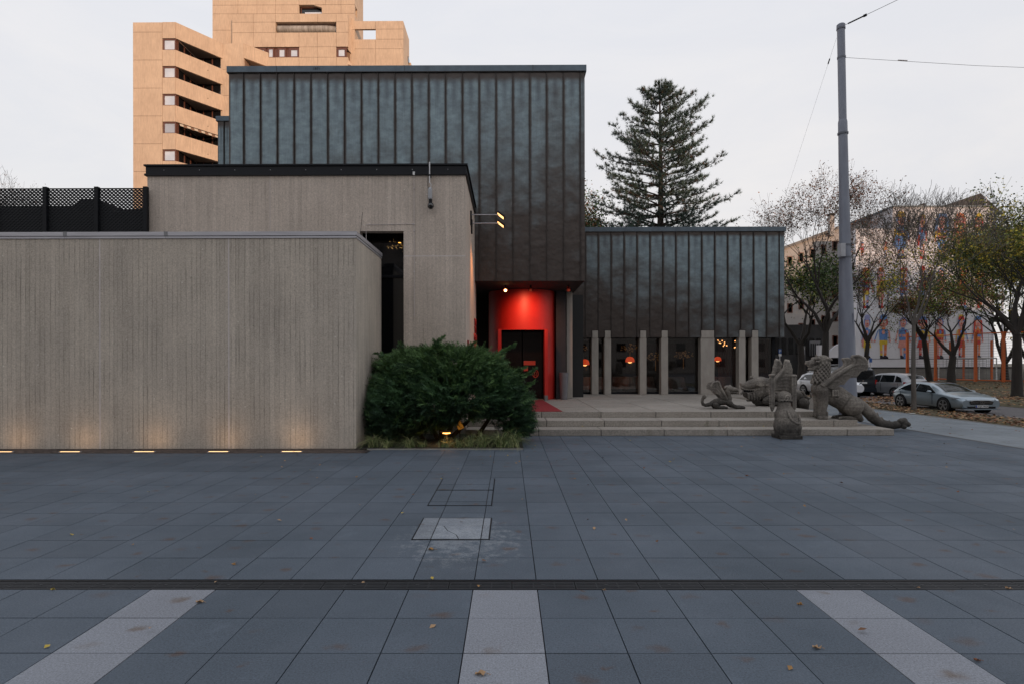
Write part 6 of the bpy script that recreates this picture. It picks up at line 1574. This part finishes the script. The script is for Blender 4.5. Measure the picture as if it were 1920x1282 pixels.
# ------------------------------------------------------------------ stone dragons
def fuse(mb, name, parent, voxel, smooth=1, disp=.006):
    o = mb.build(name, M_stone, parent, smooth=True)
    rm = o.modifiers.new('remesh', 'REMESH'); rm.mode = 'VOXEL'; rm.voxel_size = voxel; rm.use_smooth_shade = True
    s = o.modifiers.new('smooth', 'SMOOTH'); s.iterations = smooth; s.factor = .3
    dg = bpy.context.evaluated_depsgraph_get(); me = bpy.data.meshes.new_from_object(o.evaluated_get(dg)); o.modifiers.clear(); old = o.data; o.data = me; bpy.data.meshes.remove(old)
    co = np.empty(len(me.vertices) * 3); me.vertices.foreach_get('co', co); co = co.reshape(-1, 3)
    no = np.empty(len(me.vertices) * 3); me.vertices.foreach_get('normal', no); no = no.reshape(-1, 3)
    if disp:
        for i in range(len(co)):
            co[i] += no[i] * disp * mnoise.noise(Vector(co[i] * 14))
        me.vertices.foreach_set('co', co.reshape(-1)); me.update()
    me.polygons.foreach_set('use_smooth', [True] * len(me.polygons))
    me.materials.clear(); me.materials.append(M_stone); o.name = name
    return o
class Zp:
    """maps a zoomed view's pixels to metres on a plane at depth D"""
    def __init__(s, ox, oy, k, D): s.ox, s.oy, s.k, s.D = ox, oy, k, D; s.m = D / F / k
    def p(s, zx, zy, lat=0): return (X(s.ox + zx / s.k, s.D), s.D + lat, Z(s.oy + zy / s.k, s.D))
    def r(s, v): return v * s.m
def chain(B, z, pts, lat=0, n=14):
    """pts: (zx, zy, r[, lat])"""
    B.cap([z.p(p[0], p[1], p[3] if len(p) > 3 else lat) for p in pts], [z.r(p[2]) for p in pts], n)
def wing_mesh(z, outline, lat0, tilt, th, ribs, parent, ridge=None):
    B = MB(); pts = [z.p(a, b_, lat0 + tilt * i_) for (a, b_), i_ in zip(outline, [((outline[0][0] - a) ** 2 + (outline[0][1] - b_) ** 2) ** .5 * z.m for a, b_ in outline])]
    bm = bmesh.new(); vs_ = [bm.verts.new(p) for p in pts]; f = bm.faces.new(vs_); r_ = bmesh.ops.triangulate(bm, faces=[f]); bm.verts.index_update()
    o = len(B.v); k = len(pts)
    B.v += [tuple(v.co) for v in bm.verts] + [(v.co.x, v.co.y + th, v.co.z) for v in bm.verts]
    for f in bm.faces: i = [v.index for v in f.verts]; B.face(*[o + q for q in i]); B.face(*[o + k + q for q in reversed(i)])
    for i in range(k): j = (i + 1) % k; B.face(o + j, o + i, o + k + i, o + k + j)
    bm.free()
    def lt(a, b_): return lat0 + tilt * (((outline[0][0] - a) ** 2 + (outline[0][1] - b_) ** 2) ** .5 * z.m)
    for rb in ribs: B.tube([z.p(a, b_, lt(a, b_) + th * .5) for a, b_, _ in rb], [z.r(q[2]) + th * .5 for q in rb], 8)
    return fuse(B, 'wing', parent, max(th * .33, .012), 1, .003)

# 1 small dragon on the terrace
z1 = Zp(1300, 690, 8.727, 19.1)
d1 = thing('stone_dragon', 'smallest winged stone dragon lying on the terrace, tail curled up at its left', 'statue', (*z1.p(480, 650)[:2], .54), 'carved stone dragons on the terrace steps')
B = MB()
chain(B, z1, [(365, 555, 62), (450, 548, 58), (540, 545, 55)]); chain(B, z1, [(370, 590, 62), (390, 610, 45)])
for s_ in (-.11, .11):
    chain(B, z1, [(340, 600, 46), (345, 635, 30), (440, 640, 24), (520, 643, 20)], s_)
    chain(B, z1, [(560, 560, 46), (620, 610, 36), (700, 640, 28), (770, 636, 30), (795, 643, 26)], s_)
chain(B, z1, [(560, 545, 50), (585, 500, 42), (570, 430, 42), (548, 370, 44), (550, 325, 42)])
chain(B, z1, [(545, 325, 44), (590, 330, 48), (640, 350, 42), (690, 350, 30), (715, 360, 24)]); chain(B, z1, [(600, 390, 30), (660, 398, 20), (712, 398, 13)])
chain(B, z1, [(500, 315, 20), (520, 300, 14)], -.06); chain(B, z1, [(590, 285, 12), (605, 278, 8)])
chain(B, z1, [(330, 560, 45), (270, 590, 36), (200, 605, 30), (150, 590, 28), (138, 545, 24), (150, 500, 25), (172, 468, 36)])
for k in range(6): chain(B, z1, [(520 + k * 4, 540 + (k % 3) * 14, 11), (540 + k * 8, 550 + (k % 3) * 14, 11)], -.11)
fuse(B, 'body', d1, .012)
ol = [(520, 520), (430, 492), (405, 452), (335, 400), (318, 358), (255, 345), (250, 292), (288, 232), (372, 208), (432, 300), (490, 395), (538, 500)]
wing_mesh(z1, ol, -.10, -.12, .05, [[(525, 510, 14), (430, 340, 10), (375, 215, 8)], [(510, 500, 8), (340, 330, 5), (255, 320, 4)], [(500, 500, 7), (400, 420, 5), (335, 392, 4)], [(375, 212, 7), (290, 236, 6), (252, 300, 5)]], d1)
wing_mesh(z1, ol, .14, .16, .05, [[(525, 510, 14), (430, 340, 10), (375, 215, 8)]], d1)

# 2 crouching lion headed beast
z2 = Zp(1300, 690, 8.727, 20.4)
d2 = thing('stone_beast', 'big headed crouching stone beast with bulging eyes behind the smallest dragon', 'statue', (*z2.p(1300, 600)[:2], .54), 'carved stone dragons on the terrace steps')
B = MB()
chain(B, z2, [(1180, 270, 110), (1090, 245, 108), (1000, 255, 100), (910, 280, 80), (840, 290, 62), (790, 270, 40), (770, 255, 26)])
chain(B, z2, [(1090, 400, 120), (980, 440, 95), (900, 440, 75), (850, 430, 50)]); chain(B, z2, [(830, 395, 28), (900, 398, 30)])
chain(B, z2, [(800, 320, 38), (870, 325, 40), (950, 330, 45)]); chain(B, z2, [(820, 352, 26), (900, 360, 45), (990, 360, 85), (1090, 340, 110)])
chain(B, z2, [(1200, 380, 140), (1320, 420, 150), (1480, 440, 140), (1640, 450, 120), (1740, 480, 95)])
for s_ in (-.26, .26):
    chain(B, z2, [(1250, 460, 60), (1150, 500, 45), (1110, 525, 40)], s_); chain(B, z2, [(1110, 545, 40), (1240, 575, 38), (1380, 580, 40)], s_)
    chain(B, z2, [(1740, 560, 88), (1770, 600, 60), (1790, 650, 34)], s_ * .9); chain(B, z2, [(1700, 655, 24), (1790, 655, 28)], s_)
chain(B, z2, [(1040, 575, 45), (1240, 585, 42)]); chain(B, z2, [(1000, 540, 50), (1100, 565, 55)])
chain(B, z2, [(1700, 380, 20), (1760, 460, 18), (1810, 490, 18), (1845, 470, 15), (1830, 400, 12)], -.3)
for k in range(6): chain(B, z2, [(860 + k * 45, 420 + (k % 2) * 4, 20), (870 + k * 45, 510 - abs(k - 2) * 8, 16)], -.17)
for k in range(9): chain(B, z2, [(845 + k * 24, 520 + (8 if k % 2 else 0), 12), (850 + k * 24, 535, 10)], -.12)
chain(B, z2, [(935, 150, 22), (970, 128, 14)], 0); chain(B, z2, [(1055, 160, 20), (1075, 150, 12)])
r_ = random.Random(4)
for k in range(46):
    a_ = k % 9; c_ = k // 9; chain(B, z2, [(1215 + c_ * 16 + r_.uniform(-6, 6), 190 + a_ * 26 + r_.uniform(-8, 8), 15), (1222 + c_ * 16, 196 + a_ * 26, 13)], -.20 + .015 * c_)
for (ex, ey, la) in ((1035, 262, -.215), (1165, 262, -.215)):
    chain(B, z2, [(ex - 42, ey + 8, 22), (ex, ey - 14, 26), (ex + 48, ey + 2, 20)], la + .04)
fuse(B, 'body', d2, .015)
for (ex, ey) in ((1035, 268), (1165, 268)):
    e = MB(); 
    for s_ in (-1, 1): e.tube([z2.p(ex - 48, ey + 6, -.30), z2.p(ex - 12, ey + s_ * 18, -.315), z2.p(ex + 22, ey + s_ * 16, -.315), z2.p(ex + 52, ey, -.30)], .014, 6)
    e.ell(z2.p(ex + 2, ey, -.295), (.055, .03, .032)); e.build('eye', M_stone, d2, smooth=True)
mo = MB(); mo.tube([z2.p(770, 335, -.12), z2.p(860, 350, -.17), z2.p(960, 350, -.20)], .014, 6).tube([z2.p(775, 392, -.12), z2.p(870, 402, -.175), z2.p(955, 385, -.20), z2.p(962, 352, -.20)], .014, 6)
for k in range(5): mo.tube([z2.p(800 + k * 32, 358, -.15 - k * .01), z2.p(802 + k * 32, 376, -.15 - k * .01)], [.016, .004], 6)
mo.build('mouth', M_stone, d2, smooth=True)
MB().box(z2.p(790, 0)[0], z2.p(945, 0)[0], z2.D - .175, z2.D - .12, z2.p(0, 384)[2], z2.p(0, 358)[2]).build('mouth_opening', M_darker, d2)
MB().cap([z2.p(790, 370, -.1), z2.p(770, 395, -.12), z2.p(756, 415, -.12)], [.03, .028, .035], 8).build('tongue', M_stone, d2, smooth=True)

# 3 dragon seen from behind in front of the steps
z3 = Zp(1300, 690, 8.727, 15.85)
d3 = thing('stone_dragon', 'upright winged stone dragon seen from behind, standing on the paving before the steps', 'statue', (z3.p(1510, 0)[0], 16.0, 0), 'carved stone dragons on the terrace steps')
B = MB()
for (cx_, cy_, lat, rx, ry, rz) in ((1512, 940, .0, 200, 190, 235), (1510, 780, .05, 168, 180, 160), (1512, 1060, .0, 182, 180, 95)):
    c = z3.p(cx_, cy_, lat); B.ell(c, (z3.r(rx), z3.r(ry), z3.r(rz)), None, 24, 16)
B.box(z3.p(1340, 0)[0], z3.p(1690, 0)[0], z3.D - .30, z3.D + .28, .0, .10)
for s_ in (-1, 1):
    chain(B, z3, [(1512 + s_ * 120, 960, 100), (1512 + s_ * 125, 1090, 75), (1512 + s_ * 120, 1130, 55)], -.08, 16)
chain(B, z3, [(1505, 700, 130), (1500, 620, 100), (1500, 560, 92)], .08, 18)
B.ell(z3.p(1503, 480, .10), (z3.r(118), z3.r(120), z3.r(105)), None, 24, 16)
for k in range(13):
    a_ = -1.25 + k * 2.5 / 12; chain(B, z3, [(1503 + 108 * math.sin(a_), 528 - 8 * math.cos(a_ * 2) + (6 if k % 2 else -6), 17), (1503 + 112 * math.sin(a_), 520, 13)], .10 - z3.r(118) * math.cos(a_) * .96)
for k in range(9):
    a_ = math.pi * k / 8; chain(B, z3, [(1508 - 44 * math.cos(a_), 495 - 52 * math.sin(a_), 8), (1508 - 44 * math.cos(a_ + .2), 495 - 52 * math.sin(a_ + .2), 8)], .10 - z3.r(112))
chain(B, z3, [(1508, 480, 14), (1508, 505, 10)], .10 - z3.r(116))
tl_ = [(1480, 690, 14), (1483, 740, 16), (1500, 800, 18), (1540, 850, 19), (1590, 885, 20), (1640, 890, 20), (1680, 865, 19), (1698, 815, 16), (1700, 760, 13)]
chain(B, z3, [(a_, b_, r2, -z3.r(178) * math.sqrt(max(0.05, 1 - ((a_ - 1512) / 215) ** 2 - ((b_ - 920) / 330) ** 2))) for a_, b_, r2 in tl_])
fuse(B, 'body', d3, .014)
z3w = Zp(1294, 638, 4.455, 16.15)
ol_r = [(690, 420), (845, 430), (852, 320), (852, 240), (838, 190), (815, 169), (796, 172), (796, 215), (775, 255), (735, 290), (700, 330)]
fe = []
for k in range(9):
    u = k / 8; fe.append([(722 + 10 * k, 408 - 26 * k, 5), (795 + 10 * u, 402 - 30 * k + 6, 13), (848 - 3 * k, 425 - 30 * k, 12)])
wing_mesh(z3w, ol_r, 0, .0, .08, [[(a_, max(b_, 178), r2) for a_, b_, r2 in q] for q in fe] + [[(700, 415, 9), (705, 335, 8), (790, 240, 7), (800, 175, 5)]], d3)
ol_l = [(688, 425), (745, 425), (770, 330), (778, 260), (772, 205), (752, 172), (724, 168), (722, 205), (706, 240), (690, 290)]
wing_mesh(z3w, ol_l, .10, 0, .08, [[(700, 415, 8), (706, 300, 7), (724, 235, 6), (735, 172, 5)]] + [[(706, 235 + 26 * k, 5), (770, 225 + 26 * k, 5)] for k in range(5)] + [[(724, 170, 7), (755, 175, 6), (775, 215, 5)]], d3)
z3s = Zp(1294, 638, 4.455, 15.9)
for (xa_, xb_, ya_) in ((670, 704, 288), (846, 884, 292)):
    B = MB(); pts = [(xa_, ya_), (xb_, ya_), (xb_, 560), ((xa_ + xb_) / 2, 600), (xa_ + 6, 560)]
    B.prism([z3s.p(a_, b_, 0) for a_, b_ in pts], (0, .12, 0))
    for k in range(12):
        xs_ = xa_ if xa_ < 800 else xb_; B.ell(z3s.p(xs_, 318 + k * 21, .05), .032, None, 8, 6)
    B.box(z3s.p(xa_ - 4, 0)[0], z3s.p(xb_ + 4, 0)[0], z3s.D - .02, z3s.D + .14, z3s.p(0, ya_ + 10)[2], z3s.p(0, ya_ - 5)[2])
    fuse(B, 'wing_edge', d3, .018, 1, .006)

# 4 large seated dragon
z4 = Zp(1500, 650, 7.543, 17.5)
d4 = thing('stone_dragon', 'largest winged stone dragon with raised head and long tail spilling off the steps', 'statue', (z4.p(600, 0)[0], 17.5, 0), 'carved stone dragons on the terrace steps')
B = MB()
chain(B, z4, [(240, 590, 85), (330, 640, 118), (430, 690, 128), (560, 750, 135), (690, 800, 122)], 0, 20)
chain(B, z4, [(430, 640, 105), (520, 660, 105), (640, 740, 100)], 0, 18)
for s_ in (-.15, .15):
    chain(B, z4, [(690, 830, 138), (690, 850, 125)], s_, 20)
    chain(B, z4, [(270, 600, 92), (285, 720, 74), (280, 820, 64), (270, 900, 58), (266, 975 - (12 if s_ > 0 else 0), 56)], s_ * .8, 16)
    chain(B, z4, [(225, 1000 - (30 if s_ > 0 else 0), 34), (280, 1000 - (30 if s_ > 0 else 0), 48)], s_ * 1.2)
    chain(B, z4, [(720, 930, 72), (770, 985, 55), (800, 1022, 36)], s_ * 1.05); chain(B, z4, [(700, 1005, 36), (600, 1000, 32), (510, 1000, 24)], s_ * 1.2)
    for q in range(3): chain(B, z4, [(515, 995 + q * 8, 14), (482, 1002 + q * 6, 8)], s_ * 1.2 + (q - 1) * .04)
chain(B, z4, [(310, 600, 125), (295, 500, 112), (305, 400, 98), (318, 310, 86), (320, 220, 82)], 0, 20)
chain(B, z4, [(330, 200, 76), (285, 195, 76), (230, 205, 60)]); chain(B, z4, [(240, 210, 58), (170, 225, 46), (110, 240, 36), (78, 238, 22)])
chain(B, z4, [(270, 270, 56), (210, 290, 40), (150, 315, 30), (120, 318, 22)])
chain(B, z4, [(170, 265, 30), (110, 268, 22)])
for s_ in (-1, 1):
    chain(B, z4, [(345, 175, 26), (385, 185, 24), (405, 192, 14)], s_ * .13); chain(B, z4, [(190, 175, 20), (225, 165, 22), (255, 190, 18)], s_ * .10)
    chain(B, z4, [(195, 212, 12), (222, 215, 13)], s_ * .125)
    chain(B, z4, [(85, 215, 12), (95, 210, 10)], s_ * .04)
chain(B, z4, [(222, 130, 16), (225, 115, 9)])
for row in range(10):
    yy_ = 232 + row * 30; xc_ = 318 - row * 2.2 - (row * row * .35); rr_ = 80 + row * 3.4
    for k in range(12):
        a_ = 2 * math.pi * (k + .5 * (row % 2)) / 12
        c = (xc_ + rr_ * math.cos(a_), yy_, 18); chain(B, z4, [(c[0], yy_ - 8, 15), (c[0], yy_ + 6, 19)], z4.r(rr_) * math.sin(a_) * .98, 8)
for row in range(3):
    for k in range(3): chain(B, z4, [(380 + k * 30, 615 + row * 28, 17), (382 + k * 30, 628 + row * 28, 17)], -.29, 8)
chain(B, z4, [(760, 800, 85), (850, 840, 82), (930, 910, 76), (1010, 1000, 72), (1100, 1070, 66), (1200, 1105, 62), (1290, 1115, 56), (1370, 1100, 54)], 0, 18)
for (a_, b_, r2, la) in ((1430, 1080, 72, 0), (1400, 1050, 42, -.06), (1470, 1045, 40, .04), (1490, 1095, 38, -.05), (1425, 1120, 40, -.08), (1450, 1040, 36, 0)): B.ell(z4.p(a_, b_, la), z4.r(r2), None, 14, 10)
for (a_, b_) in ((1000, 870), (1070, 930), (1135, 990), (1240, 1040), (1322, 1052)): chain(B, z4, [(a_, b_ + 30, 26), (a_ + 8, b_ + 2, 9)], 0)
for k in range(4): chain(B, z4, [(330, 920 + k * 18, 12), (345, 915 + k * 18, 5)], -.17)
fuse(B, 'body', d4, .015, 1)
ol = [(230, 560), (400, 420), (520, 335), (635, 262), (612, 142), (700, 132), (780, 165), (826, 225), (836, 290), (822, 332), (745, 350), (700, 415), (665, 432), (600, 440), (548, 500), (520, 530), (460, 538), (400, 605), (300, 575)]
rb = [[(235, 555, 24), (400, 420, 20), (530, 330, 17), (640, 262, 14)], [(640, 262, 12), (650, 200, 9), (612, 145, 7)], [(636, 262, 9), (720, 250, 6), (830, 250, 4)], [(560, 330, 8), (660, 300, 6), (760, 310, 5), (822, 330, 4)], [(470, 400, 8), (560, 385, 6), (690, 420, 4)], [(380, 480, 8), (450, 480, 6), (530, 525, 4)], [(612, 145, 6), (700, 134, 6), (780, 166, 6), (828, 228, 5)]]
wing_mesh(z4, ol, -.28, -.10, .06, rb, d4)
z4b = Zp(1500 + 1.5, 650 + 3, 7.543, 18.2)
wing_mesh(z4b, ol, .0, .10, .06, rb[:2], d4)

# paper scraps / cup on the verge etc.
tag(MB().box(X(1705, 23), X(1714, 23), 23, 23.12, .03, .05).build('paper_scrap', mat('paper', (.6, .6, .55), .8)), 'pale scrap of paper on the verge beside the young tree stem', 'litter')
